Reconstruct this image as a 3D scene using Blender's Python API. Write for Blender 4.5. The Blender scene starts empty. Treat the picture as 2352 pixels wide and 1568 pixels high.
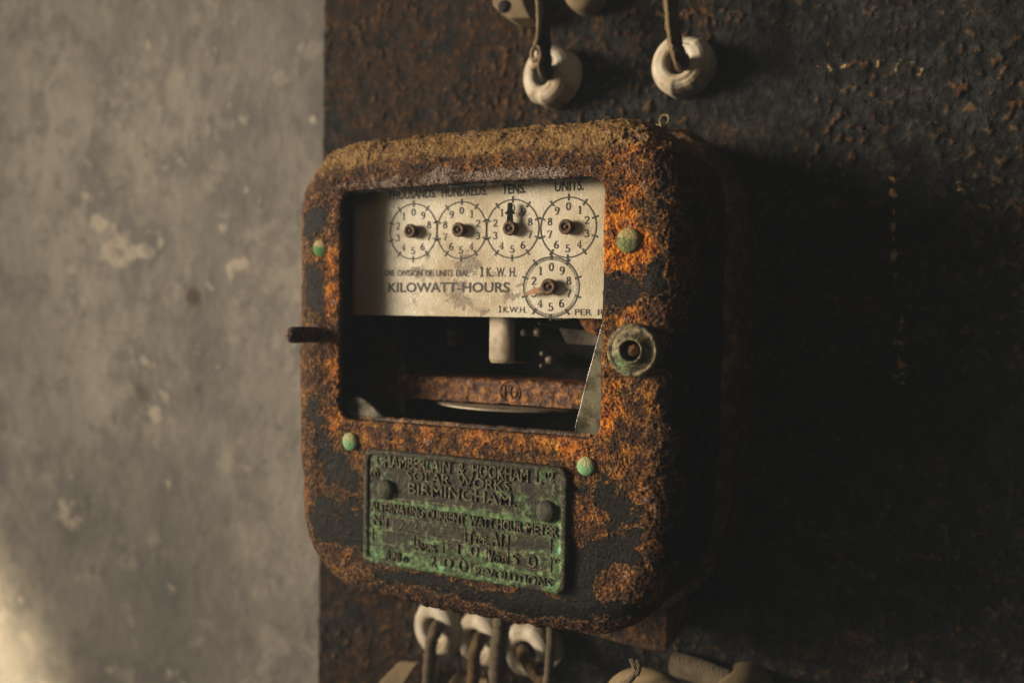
import bpy, math, random
import numpy as np
from mathutils import Vector, Matrix

S = bpy.context.scene
COL = S.collection
random.seed(4)

# ------------------------------------------------------------------ camera
F_PX, YAW, PITCH, ROLL, ZC = 1970.0, math.radians(25.8), math.atan(57 / 1970.0), 0.0155, 0.354
_d = np.array([-math.sin(YAW) * math.cos(PITCH), math.cos(YAW) * math.cos(PITCH), -math.sin(PITCH)])
_r0 = np.array([math.cos(YAW), math.sin(YAW), 0.0])
_u0 = np.cross(_r0, _d)
_r = math.cos(ROLL) * _r0 + math.sin(ROLL) * _u0
_u = math.cos(ROLL) * _u0 - math.sin(ROLL) * _r0
CAM = np.array([0, -0.1, 0]) - ZC * _d
cd = bpy.data.cameras.new('camera')
cam = bpy.data.objects.new('camera', cd)
COL.objects.link(cam)
M = Matrix(((_r[0], _u[0], -_d[0], CAM[0]), (_r[1], _u[1], -_d[1], CAM[1]), (_r[2], _u[2], -_d[2], CAM[2]), (0, 0, 0, 1)))
cam.matrix_world = M
cd.sensor_width = 36
cd.lens = F_PX / 2352 * 36
cd.clip_start, cd.clip_end = 0.01, 50
cd.dof.use_dof = True
cd.dof.focus_distance = 0.338
cd.dof.aperture_fstop = 5.6
cd.dof.aperture_blades = 9
S.camera = cam

# ------------------------------------------------------------------ light
W = bpy.data.worlds.new('World')
S.world = W
W.use_nodes = True
bg = W.node_tree.nodes['Background']
bg.inputs[0].default_value = (1.0, 0.93, 0.80, 1)
bg.inputs[1].default_value = 0.012


def area(name, loc, target, sx, sy, power, color):
    l = bpy.data.lights.new(name, 'AREA')
    l.shape = 'RECTANGLE'
    l.size, l.size_y = sx, sy
    l.energy, l.color = power, color
    o = bpy.data.objects.new(name, l)
    COL.objects.link(o)
    o.location = loc
    o.rotation_euler = (Vector(target) - Vector(loc)).to_track_quat('-Z', 'Z').to_euler()
    return o


KEY_AZ, KEY_EL = math.radians(56.5), math.radians(8)
KD = 2.2
kv = Vector((-math.sin(KEY_AZ) * math.cos(KEY_EL), -math.cos(KEY_AZ) * math.cos(KEY_EL), math.sin(KEY_EL)))
tgt = Vector((-0.03, -0.08, 0.0))
key = area('window_light', tgt + kv * KD, (0.55, -0.05, 0.03), 0.80, 0.85, 7.9, (1.0, 0.85, 0.64))
key.data.spread = math.radians(34)
area('bounce_light', (-0.62, -0.55, -0.55), (-0.03, -0.06, -0.02), 0.5, 0.3, 1.3, (1.0, 0.84, 0.62))
area('front_fill_light', (0.35, -1.9, 0.75), (-0.02, -0.08, 0.0), 1.2, 0.9, 1.9, (1.0, 0.83, 0.60))  # weak frontal fill added to open the dark right side, no actual lamp
sp = bpy.data.lights.new('sun_patch_light', 'SPOT')
sp.energy, sp.color = 650.0, (1.0, 0.82, 0.52)
sp.spot_size, sp.spot_blend = math.radians(21), 1.0
sp.shadow_soft_size = 0.01
spo = bpy.data.objects.new('sun_patch_light', sp)
COL.objects.link(spo)
spo.location = (-0.95, -1.1, 0.45)
spo.rotation_euler = (Vector((-0.62, 0.012, -0.40)) - Vector(spo.location)).to_track_quat('-Z', 'Z').to_euler()

S.view_settings.view_transform = 'Standard'
S.view_settings.look = 'None'
S.view_settings.exposure = 0
S.view_settings.gamma = 1
S.view_settings.use_curve_mapping = False
S.render.engine = 'CYCLES'
S.cycles.max_bounces = 6
S.cycles.use_denoising = True


# ------------------------------------------------------------------ measuring on the meter's own planes
def B(px, py, y=-0.1):
    """Point of the plane at depth y that was measured at px, py of a 2352 px wide view."""
    r = _d + _r * (px - 1176) / F_PX + _u * (784 - py) / F_PX
    return CAM + (y - CAM[1]) / r[1] * r


# ------------------------------------------------------------------ noise
_rng = np.random.RandomState(11)
_perm = np.concatenate([_rng.permutation(256)] * 3)
_g = _rng.normal(size=(256, 3))
_g /= np.linalg.norm(_g, axis=1)[:, None]


def perlin(p):
    i = np.floor(p).astype(int)
    f = p - i
    i &= 255
    u = f * f * f * (f * (f * 6 - 15) + 10)
    out = np.zeros(len(p))
    for dx in (0, 1):
        wx = u[:, 0] if dx else 1 - u[:, 0]
        hx = _perm[i[:, 0] + dx]
        for dy in (0, 1):
            wy = u[:, 1] if dy else 1 - u[:, 1]
            hy = _perm[hx + i[:, 1] + dy]
            for dz in (0, 1):
                wz = u[:, 2] if dz else 1 - u[:, 2]
                h = _perm[hy + i[:, 2] + dz]
                g = _g[h]
                out += wx * wy * wz * (g[:, 0] * (f[:, 0] - dx) + g[:, 1] * (f[:, 1] - dy) + g[:, 2] * (f[:, 2] - dz))
    return out * 1.5


def fbm(p, scale, octv=4, gain=0.5, off=0.0):
    a, s, o = 1.0, scale, np.zeros(len(p))
    for k in range(octv):
        o += a * perlin(p * s + 17.3 * k + off)
        a *= gain
        s *= 2.03
    return o


def sstep(a, b, x):
    t = np.clip((x - a) / (b - a), 0, 1)
    return t * t * (3 - 2 * t)


# ------------------------------------------------------------------ mesh helpers
def link(name, me, mat=None, parent=None, smooth=True):
    if mat is not None:
        me.materials.append(mat)
    if smooth and len(me.polygons):
        me.polygons.foreach_set('use_smooth', [True] * len(me.polygons))
    me.update()
    o = bpy.data.objects.new(name, me)
    COL.objects.link(o)
    if parent is not None:
        o.parent = parent
    return o


class MB:
    def __init__(self):
        self.v, self.f = [], []

    def add(self, vs, fs):
        b = len(self.v)
        self.v += [tuple(map(float, q)) for q in vs]
        self.f += [tuple(b + i for i in q) for q in fs]

    def box(self, c, s, rot=None):
        x, y, z = (k / 2 for k in s)
        vs = [Vector((i * x, j * y, k * z)) for i in (-1, 1) for j in (-1, 1) for k in (-1, 1)]
        if rot is not None:
            vs = [rot @ q for q in vs]
        vs = [q + Vector(c) for q in vs]
        self.add(vs, [(0, 1, 3, 2), (4, 6, 7, 5), (0, 4, 5, 1), (2, 3, 7, 6), (0, 2, 6, 4), (1, 5, 7, 3)])

    def lathe(self, c, prof, n=48, axis='y', jitter=None):
        """prof: (r, h) pairs, h along -y (towards the viewer)."""
        b = len(self.v)
        for r, h in prof:
            for k in range(n):
                a = 2 * math.pi * k / n
                q = Vector((r * math.cos(a), -h, r * math.sin(a)))
                if axis == 'z':
                    q = Vector((q.x, q.z, h))
                if jitter:
                    q = jitter(q)
                self.v.append(tuple(q + Vector(c)))
        for i in range(len(prof) - 1):
            for k in range(n):
                k2 = (k + 1) % n
                self.f.append((b + i * n + k, b + i * n + k2, b + (i + 1) * n + k2, b + (i + 1) * n + k))

    def tube(self, pts, rad, n=12, wob=0.0):
        pts = [Vector(p) for p in pts]
        b = len(self.v)
        for i, p in enumerate(pts):
            t = (pts[min(i + 1, len(pts) - 1)] - pts[max(i - 1, 0)]).normalized()
            s = t.cross(Vector((0, 1, 0.13))).normalized()
            w = t.cross(s)
            r = rad[i] if hasattr(rad, '__len__') else rad
            for k in range(n):
                a = 2 * math.pi * k / n
                rr = r * (1 + wob * random.uniform(-1, 1))
                self.v.append(tuple(p + s * rr * math.cos(a) + w * rr * math.sin(a)))
        for i in range(len(pts) - 1):
            for k in range(n):
                k2 = (k + 1) % n
                self.f.append((b + i * n + k, b + i * n + k2, b + (i + 1) * n + k2, b + (i + 1) * n + k))
        self.f.append(tuple(b + k for k in range(n)))
        self.f.append(tuple(b + (len(pts) - 1) * n + k for k in reversed(range(n))))

    def prism(self, poly, y0, y1):
        """poly in x,z; closed solid from y0 (back) to y1 (front, smaller y)."""
        n = len(poly)
        b = len(self.v)
        for y in (y1, y0):
            self.v += [(float(p[0]), y, float(p[1])) for p in poly]
        self.f.append(tuple(b + k for k in range(n)))
        self.f.append(tuple(b + n + k for k in reversed(range(n))))
        for k in range(n):
            k2 = (k + 1) % n
            self.f.append((b + k, b + n + k, b + n + k2, b + k2))

    def ribbon(self, pts, w0, w1=None, y=0.0, closed=False):
        """flat stroke in x,z; width w0 for flat strokes, w1 for upright strokes."""
        w1 = w0 if w1 is None else w1
        P = [np.array(p, float) for p in pts]
        n = len(P)
        L, Rr = [], []
        for i in range(n):
            a = P[(i - 1) % n] if (closed or i > 0) else P[i]
            c = P[(i + 1) % n] if (closed or i < n - 1) else P[i]
            t = c - a
            t /= (np.linalg.norm(t) + 1e-12)
            w = w0 + (w1 - w0) * abs(t[1])
            nn = np.array([-t[1], t[0]]) * w / 2
            L.append(P[i] + nn)
            Rr.append(P[i] - nn)
        vs = [(q[0], y, q[1]) for q in L] + [(q[0], y, q[1]) for q in Rr]
        fs = []
        for i in range(n if closed else n - 1):
            j = (i + 1) % n
            fs.append((i, j, n + j, n + i))
        self.add(vs, fs)

    def mesh(self, name):
        me = bpy.data.meshes.new(name)
        me.from_pydata(self.v, [], self.f)
        return me

    def build(self, name, mat, parent=None, smooth=True):
        return link(name, self.mesh(name), mat, parent, smooth)


def bevel(o, w, seg=3):
    m = o.modifiers.new('bevel', 'BEVEL')
    m.width, m.segments = w, seg
    m.limit_method = 'ANGLE'
    m.angle_limit = math.radians(40)
    return o


def rrect(x0, x1, z0, z1, r, n=8):
    out = []
    for cx, cz, a0 in ((x1 - r, z1 - r, 0), (x0 + r, z1 - r, 90), (x0 + r, z0 + r, 180), (x1 - r, z0 + r, 270)):
        for k in range(n + 1):
            a = math.radians(a0 + 90 * k / n)
            out.append((cx + r * math.cos(a), cz + r * math.sin(a)))
    return out


def arc(cx, cz, rx, rz, a0, a1, n=14):
    return [(cx + rx * math.cos(math.radians(a0 + (a1 - a0) * k / n)), cz + rz * math.sin(math.radians(a0 + (a1 - a0) * k / n))) for k in range(n + 1)]


def text_mesh(body, x0, x1, z0, h, y, extrude=0.0, bold=0.0, rot=0.0):
    """Letters as verts/faces in the plane y, fitted between x0 and x1 on the baseline z0 with cap height h."""
    c = bpy.data.curves.new('t', 'FONT')
    c.body = body
    c.extrude = extrude
    c.offset = bold
    c.resolution_u = 3
    o = bpy.data.objects.new('t', c)
    COL.objects.link(o)
    dg = bpy.context.evaluated_depsgraph_get()
    me = bpy.data.meshes.new_from_object(o.evaluated_get(dg))
    v = np.array([q.co[:] for q in me.vertices])
    f = [tuple(p.vertices) for p in me.polygons]
    bpy.data.objects.remove(o)
    bpy.data.curves.remove(c)
    bpy.data.meshes.remove(me)
    sx = (x1 - x0) / (v[:, 0].max() - v[:, 0].min())
    hi = 0.729
    out = np.stack([(v[:, 0] - v[:, 0].min()) * sx, np.full(len(v), y) - v[:, 2], v[:, 1] * h / hi], 1)
    if rot:
        ca, sa = math.cos(rot), math.sin(rot)
        out = np.stack([out[:, 0] * ca - out[:, 2] * sa, out[:, 1], out[:, 0] * sa + out[:, 2] * ca], 1)
    out[:, 0] += x0
    out[:, 2] += z0
    return out, f


# ------------------------------------------------------------------ materials
class NT:
    def __init__(self, name):
        self.m = bpy.data.materials.new(name)
        self.m.use_nodes = True
        self.t = self.m.node_tree
        self.b = self.t.nodes['Principled BSDF']
        self.co = self.t.nodes.new('ShaderNodeTexCoord').outputs['Object']

    def put(self, sock, v):
        if isinstance(v, (int, float)):
            sock.default_value = v
        elif isinstance(v, tuple):
            sock.default_value = v if len(v) == len(sock.default_value) else v + (1,)
        else:
            self.t.links.new(v, sock)

    def noise(self, scale, detail=5, rough=0.55, dist=0.0, co=None, stretch=None):
        n = self.t.nodes.new('ShaderNodeTexNoise')
        c = co or self.co
        if stretch:
            mp = self.t.nodes.new('ShaderNodeMapping')
            mp.inputs['Scale'].default_value = stretch
            self.t.links.new(c, mp.inputs[0])
            c = mp.outputs[0]
        self.t.links.new(c, n.inputs['Vector'])
        n.inputs['Scale'].default_value = scale
        n.inputs['Detail'].default_value = detail
        n.inputs['Roughness'].default_value = rough
        n.inputs['Distortion'].default_value = dist
        return n.outputs['Fac']

    def voro(self, scale, feature='F1'):
        n = self.t.nodes.new('ShaderNodeTexVoronoi')
        n.feature = feature
        self.t.links.new(self.co, n.inputs['Vector'])
        n.inputs['Scale'].default_value = scale
        return n.outputs['Distance']

    def math(self, op, a, b=0.0, c=0.0, clamp=False):
        n = self.t.nodes.new('ShaderNodeMath')
        n.operation = op
        n.use_clamp = clamp
        for i, q in enumerate((a, b, c)):
            self.put(n.inputs[i], q)
        return n.outputs[0]

    def step(self, x, a, b, lo=0.0, hi=1.0):
        n = self.t.nodes.new('ShaderNodeMapRange')
        n.interpolation_type = 'SMOOTHSTEP'
        self.put(n.inputs['Value'], x)
        n.inputs['From Min'].default_value, n.inputs['From Max'].default_value = a, b
        n.inputs['To Min'].default_value, n.inputs['To Max'].default_value = lo, hi
        return n.outputs[0]

    def mix(self, f, a, b):
        n = self.t.nodes.new('ShaderNodeMix')
        n.data_type = 'RGBA'
        self.put(n.inputs[0], f)
        self.put(n.inputs[6], a)
        self.put(n.inputs[7], b)
        return n.outputs[2]

    def ramp(self, x, stops):
        n = self.t.nodes.new('ShaderNodeValToRGB')
        self.put(n.inputs[0], x)
        e = n.color_ramp.elements
        while len(e) < len(stops):
            e.new(0.5)
        for i, (p, c) in enumerate(stops):
            e[i].position = p
            e[i].color = c + (1,)
        return n.outputs[0]

    def attr(self, name):
        n = self.t.nodes.new('ShaderNodeAttribute')
        n.attribute_name = name
        return n.outputs['Fac']

    def bump(self, h, dist, strength=1.0, normal=None):
        n = self.t.nodes.new('ShaderNodeBump')
        self.put(n.inputs['Height'], h)
        n.inputs['Distance'].default_value = dist
        n.inputs['Strength'].default_value = strength
        if normal is not None:
            self.t.links.new(normal, n.inputs['Normal'])
        return n.outputs[0]

    def done(self, color=None, rough=None, metal=None, normal=None, spec=None):
        for k, v in (('Base Color', color), ('Roughness', rough), ('Metallic', metal), ('Normal', normal), ('Specular IOR Level', spec)):
            if v is not None:
                self.put(self.b.inputs[k], v)
        return self.m


def mat_cover():
    n = NT('rusted black enamel')
    paint, dust, crust, vivid = (n.attr(k) for k in ('paint', 'dust', 'crust', 'vivid'))
    n1, n2, n3 = n.noise(90, 6, 0.6, 0.3), n.noise(400, 8, 0.66), n.noise(1900, 4, 0.62)
    n4, n5 = n.noise(210, 8, 0.62, 0.4), n.noise(900, 5, 0.6)
    c0 = lambda x, k: n.math('MULTIPLY', n.math('SUBTRACT', x, 0.5), k)
    g = n.math('ADD', 0.5, n.math('ADD', c0(n2, 0.50), n.math('ADD', c0(n4, 0.62), c0(n5, 0.75))))
    rust = n.ramp(g, [(0.30, (0.011, 0.005, 0.003)), (0.43, (0.058, 0.019, 0.006)), (0.53, (0.225, 0.076, 0.009)), (0.63, (0.46, 0.185, 0.018)), (0.76, (0.62, 0.31, 0.05))])
    brown = n.ramp(g, [(0.32, (0.009, 0.005, 0.003)), (0.47, (0.042, 0.016, 0.006)), (0.58, (0.105, 0.042, 0.012)), (0.70, (0.23, 0.105, 0.028)), (0.8, (0.36, 0.20, 0.07))])
    hot = n.ramp(g, [(0.28, (0.030, 0.008, 0.003)), (0.42, (0.20, 0.044, 0.004)), (0.54, (0.56, 0.165, 0.007)), (0.66, (0.76, 0.30, 0.02)), (0.78, (0.80, 0.44, 0.08))])
    vv = n.math('ADD', vivid, n.math('ADD', c0(n1, 2.3), c0(n4, 0.6)))
    col = n.mix(n.step(vv, -0.08, 0.48), brown, rust)
    col = n.mix(n.step(vv, 0.30, 0.75), col, hot)
    # tan dust settled on the upper faces
    dm = n.step(n.math('ADD', dust, n.math('ADD', c0(n4, 1.2), c0(n5, 0.5))), 0.05, 0.9)
    dcol = n.ramp(n.math('ADD', 0.5, n.math('ADD', c0(n4, 0.8), c0(n3, 0.6))), [(0.33, (0.085, 0.038, 0.010)), (0.48, (0.215, 0.118, 0.038)), (0.62, (0.33, 0.20, 0.075)), (0.75, (0.41, 0.285, 0.13))])
    col = n.mix(n.math('MULTIPLY', dm, 0.92), col, dcol)
    # pale flaking undercoat
    cm = n.step(n.math('ADD', crust, n.math('ADD', c0(n2, 2.2), n.math('ADD', c0(n5, 1.4), c0(n1, 2.4)))), 0.40, 0.56)
    ccol = n.ramp(n3, [(0.40, (0.06, 0.042, 0.034)), (0.52, (0.22, 0.155, 0.12)), (0.64, (0.42, 0.33, 0.275))])
    col = n.mix(cm, col, ccol)
    # remains of the black enamel
    pf = n.math('ADD', paint, n.math('ADD', c0(n2, 1.2), n.math('ADD', c0(n4, 1.5), c0(n5, 1.1))))
    pm = n.step(pf, -0.05, 0.07)
    rim = n.math('MULTIPLY', n.step(pf, -0.42, -0.10), n.step(n5, 0.44, 0.60))
    col = n.mix(n.math('MULTIPLY', rim, 0.5), col, (0.42, 0.22, 0.05))
    pcol = n.ramp(n3, [(0.42, (0.0035, 0.0032, 0.003)), (0.60, (0.0065, 0.006, 0.0055)), (0.66, (0.040, 0.038, 0.032)), (0.74, (0.22, 0.21, 0.165))])
    pcol = n.mix(n.step(n1, 0.50, 0.66), n.mix(0.75, pcol, (0.0065, 0.006, 0.0055)), pcol)
    pcol = n.mix(n.math('MULTIPLY', n.step(n5, 0.54, 0.66), n.step(n4, 0.44, 0.58)), pcol, (0.050, 0.024, 0.008))
    col = n.mix(pm, col, pcol)
    sk = n.step(n.noise(3000, 2, 0.5), 0.64, 0.70)
    rough = n.math('SUBTRACT', n.math('ADD', c0(n3, 0.5), n.mix(pm, (0.74, 0.74, 0.74), (0.52, 0.52, 0.52))), n.math('MULTIPLY', sk, 0.42))
    h = n.math('ADD', n2, n.math('ADD', n.math('MULTIPLY', n5, 0.55), n.math('MULTIPLY', n3, 0.30)))
    hm = n.math('MULTIPLY', h, n.math('SUBTRACT', 1.0, n.math('MULTIPLY', pm, 0.55)))
    return n.done(col, rough, 0.0, n.bump(hm, 0.0020, 1.0), n.math('ADD', n.math('MULTIPLY', sk, 0.6), n.mix(pm, (0.22, 0.22, 0.22), (0.10, 0.10, 0.10))))


def mat_rust(name, dark=(0.020, 0.008, 0.004), mid=(0.12, 0.04, 0.012), hi=(0.34, 0.14, 0.03), scale=260, bump=0.001):
    n = NT(name)
    a, b = n.noise(scale, 8, 0.62, 0.3), n.noise(scale * 5, 4)
    col = n.ramp(a, [(0.34, dark), (0.5, mid), (0.66, hi)])
    h = n.math('ADD', a, n.math('MULTIPLY', b, 0.4))
    return n.done(col, n.step(b, 0.3, 0.7, 0.45, 0.85), 0, n.bump(h, bump, 0.9), 0.4)


def mat_plain(name, c, rough=0.7, var=0.25, scale=300, bump=0.0002, metal=0.0, stain=None, spec=0.5):
    n = NT(name)
    a, b = n.noise(scale, 6), n.noise(scale * 4, 3)
    lo = tuple(k * (1 - var) for k in c)
    hi = tuple(min(1, k * (1 + var)) for k in c)
    col = n.ramp(a, [(0.35, lo), (0.65, hi)])
    if stain:
        col = n.mix(n.step(n.noise(scale * 0.35, 6, 0.6, 0.5), 0.52, 0.68), col, stain)
    return n.done(col, n.step(b, 0.3, 0.7, max(0.05, rough - 0.12), min(1, rough + 0.12)), metal, n.bump(a, bump), spec)


def mat_dial():
    n = NT('aged enamel dial')
    a, b, c = n.noise(38, 5, 0.6), n.noise(230, 8, 0.68, 0.4), n.noise(1500, 3)
    grime = n.attr('grime')
    col = n.ramp(a, [(0.32, (0.30, 0.225, 0.125)), (0.48, (0.43, 0.365, 0.255)), (0.62, (0.51, 0.46, 0.36))])
    gm = n.math('ADD', grime, n.math('MULTIPLY', n.math('SUBTRACT', b, 0.5), 2.6))
    col = n.mix(n.math('MULTIPLY', n.step(gm, 0.32, 0.70), 0.85), col, n.ramp(c, [(0.4, (0.075, 0.050, 0.027)), (0.6, (0.19, 0.145, 0.09))]))
    col = n.mix(n.math('MULTIPLY', n.attr('brown'), 0.85), col, (0.24, 0.125, 0.036))
    col = n.mix(n.step(n.noise(900, 2), 0.69, 0.76), col, (0.12, 0.075, 0.035))
    return n.done(col, n.step(b, 0.35, 0.65, 0.28, 0.62), 0, n.bump(n.math('ADD', b, c), 0.00018), 0.5)


def mat_ink():
    n = NT('worn black print')
    b = n.noise(230, 8, 0.68, 0.4)
    c = n.noise(1300, 4)
    col = n.mix(n.step(n.math('ADD', n.math('MULTIPLY', b, 0.7), n.math('MULTIPLY', c, 0.3)), 0.56, 0.66), (0.009, 0.008, 0.007), (0.13, 0.095, 0.06))
    return n.done(col, 0.6)


def mat_patina(name='verdigris brass plate', hi=None, mid=(0.030, 0.026, 0.014)):
    n = NT(name)
    green = n.attr('green')
    a, b, c = n.noise(85, 7, 0.6, 0.5), n.noise(430, 8, 0.65, 0.3), n.noise(1900, 3)
    base = n.ramp(b, [(0.35, (0.009, 0.008, 0.005)), (0.52, mid), (0.68, hi or (0.095, 0.078, 0.044))])
    gcol = n.ramp(b, [(0.34, (0.018, 0.034, 0.012)), (0.48, (0.060, 0.105, 0.040)), (0.60, (0.135, 0.235, 0.095)), (0.72, (0.27, 0.44, 0.22))])
    f = n.math('ADD', green, n.math('ADD', n.math('MULTIPLY', n.math('SUBTRACT', a, 0.5), 2.0), n.math('MULTIPLY', n.math('SUBTRACT', b, 0.5), 1.3)))
    col = n.mix(n.step(f, 0.12, 0.72), base, gcol)
    col = n.mix(n.step(f, 1.0, 1.3), col, (0.16, 0.38, 0.23))
    return n.done(col, n.step(c, 0.3, 0.7, 0.42, 0.8), 0.0, n.bump(n.math('ADD', b, n.math('MULTIPLY', c, 0.5)), 0.0008, 0.9), 0.25)


def mat_verdigris(name, lo, hi, top=None):
    n = NT(name)
    a, b = n.noise(330, 7, 0.62), n.noise(1500, 4)
    col = n.ramp(a, [(0.36, lo), (0.62, hi)])
    if top:
        nz = n.t.nodes.new('ShaderNodeSeparateXYZ')
        n.t.links.new(n.co, nz.inputs[0])
        col = n.mix(n.step(n.math('ADD', nz.outputs[2], n.math('MULTIPLY', n.math('SUBTRACT', a, 0.5), 0.006)), 0.0002, 0.0012), col, top)
    return n.done(col, 0.75, 0, n.bump(n.math('ADD', a, n.math('MULTIPLY', b, 0.5)), 0.0012, 0.9), 0.4)


def mat_panel():
    n = NT('pitted rusty steel')
    a, b, c, d = n.noise(13, 6, 0.6), n.noise(85, 8, 0.66), n.noise(260, 6, 0.62), n.noise(800, 4)
    lit_flake, lump = n.attr('lit_flake'), n.attr('lump')
    c0 = lambda x, k: n.math('MULTIPLY', n.math('SUBTRACT', x, 0.5), k)
    col = n.ramp(n.math('ADD', 0.5, n.math('ADD', c0(b, 0.9), c0(c, 0.7))), [(0.38, (0.003, 0.0025, 0.002)), (0.50, (0.012, 0.0115, 0.0105)), (0.64, (0.030, 0.030, 0.029))])
    rr = n.ramp(n.math('ADD', 0.5, n.math('ADD', c0(b, 0.5), c0(c, 0.8))), [(0.36, (0.005, 0.003, 0.002)), (0.50, (0.022, 0.010, 0.0045)), (0.62, (0.070, 0.032, 0.010)), (0.74, (0.17, 0.085, 0.026))])
    rf = n.math('ADD', c0(a, 2.2), n.math('ADD', c0(b, 1.6), c0(c, 1.0)))
    sx = n.t.nodes.new('ShaderNodeSeparateXYZ')
    n.t.links.new(n.co, sx.inputs[0])
    rf = n.math('ADD', rf, n.step(sx.outputs[0], -0.14, 0.10, 0.30, -0.20))
    col = n.mix(n.step(rf, -0.10, 0.35), col, rr)
    col = n.mix(n.math('MULTIPLY', n.step(n.math('ADD', lump, c0(c, 1.6)), 0.30, 1.0), 0.8), col, n.ramp(b, [(0.40, (0.070, 0.029, 0.009)), (0.56, (0.105, 0.062, 0.028))]))
    col = n.mix(n.math('MULTIPLY', n.step(n.math('ADD', lit_flake, c0(c, 3.2)), 0.55, 1.0), 0.9), col, n.ramp(b, [(0.42, (0.44, 0.20, 0.05)), (0.58, (0.46, 0.34, 0.19))]))  # raised rust flakes; the light they catch is put into this paler colour
    return n.done(col, n.step(c, 0.3, 0.7, 0.6, 0.95), 0, n.bump(n.math('ADD', b, n.math('MULTIPLY', c, 0.5)), 0.0035, 0.9), 0.15)


def mat_plaster():
    n = NT('weathered grey plaster')
    a = n.noise(5.0, 6, 0.55, 0.2, stretch=(1.2, 1, 0.8))
    b, c = n.noise(22, 7, 0.6, 0.4), n.noise(90, 6)
    pat = n.attr('patch')
    col = n.ramp(a, [(0.34, (0.128, 0.118, 0.108)), (0.50, (0.198, 0.180, 0.161)), (0.66, (0.275, 0.248, 0.216))])
    col = n.mix(n.math('MULTIPLY', n.step(b, 0.50, 0.64), 0.6), col, (0.105, 0.098, 0.095))
    col = n.mix(n.step(n.math('ADD', pat, n.math('ADD', n.math('MULTIPLY', n.math('SUBTRACT', b, 0.5), 1.8), n.math('MULTIPLY', n.math('SUBTRACT', c, 0.5), 1.3))), 0.30, 0.48), col, (0.37, 0.325, 0.265))
    col = n.mix(n.math('MULTIPLY', n.step(n.noise(48, 6, 0.65), 0.50, 0.64), 0.48), col, (0.115, 0.106, 0.100))
    col = n.mix(n.math('MULTIPLY', n.step(n.noise(36, 6, 0.65), 0.54, 0.66), 0.45), col, (0.33, 0.295, 0.25))
    col = n.mix(n.math('MULTIPLY', n.step(n.noise(75, 4, 0.55), 0.63, 0.70), 0.75), col, (0.13, 0.12, 0.105))
    col = n.mix(n.attr('spot'), col, (0.055, 0.040, 0.022))
    return n.done(col, 0.85, 0, n.bump(n.math('ADD', b, n.math('MULTIPLY', c, 0.5)), 0.004, 0.6), 0.3)


def mat_glass():
    n = NT('dusty broken glass')
    a, b = n.noise(120, 6, 0.6), n.noise(1300, 5, 0.7)
    col = n.ramp(a, [(0.38, (0.065, 0.058, 0.036)), (0.6, (0.17, 0.152, 0.10))])
    tr = n.t.nodes.new('ShaderNodeBsdfTransparent')
    tr.inputs[0].default_value = (0.72, 0.74, 0.66, 1)
    mx = n.t.nodes.new('ShaderNodeMixShader')
    f = n.math('ADD', n.step(a, 0.36, 0.62, 0.30, 0.75), n.step(b, 0.58, 0.70, 0.0, 0.2), clamp=True)
    n.t.links.new(f, mx.inputs[0])
    n.t.links.new(tr.outputs[0], mx.inputs[1])
    n.done(col, n.step(b, 0.4, 0.6, 0.15, 0.4), 0, n.bump(b, 0.0001), 0.6)
    n.t.links.new(n.b.outputs[0], mx.inputs[2])
    n.t.links.new(mx.outputs[0], n.t.nodes['Material Output'].inputs[0])
    return n.m


def mat_porcelain():
    n = NT('soiled white porcelain')
    a, b = n.noise(70, 6, 0.6), n.noise(500, 4)
    col = n.ramp(a, [(0.34, (0.24, 0.17, 0.095)), (0.46, (0.40, 0.335, 0.25)), (0.62, (0.50, 0.455, 0.38))])
    return n.done(col, n.step(a, 0.4, 0.6, 0.8, 0.6), 0, n.bump(b, 0.0001), 0.25)


def mat_braid(name, lo, hi):
    n = NT(name)
    w = n.t.nodes.new('ShaderNodeTexWave')
    w.inputs['Scale'].default_value = 420
    w.inputs['Distortion'].default_value = 3
    mp = n.t.nodes.new('ShaderNodeMapping')
    mp.inputs['Rotation'].default_value = (0.5, 0.6, 0.7)
    n.t.links.new(n.co, mp.inputs[0])
    n.t.links.new(mp.outputs[0], w.inputs['Vector'])
    a = n.noise(130, 6, 0.65)
    h = n.math('ADD', n.math('MULTIPLY', w.outputs['Fac'], 0.5), a)
    col = n.ramp(h, [(0.5, lo), (1.05, hi)])
    return n.done(col, 0.85, 0, n.bump(h, 0.0008), 0.3)


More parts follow.
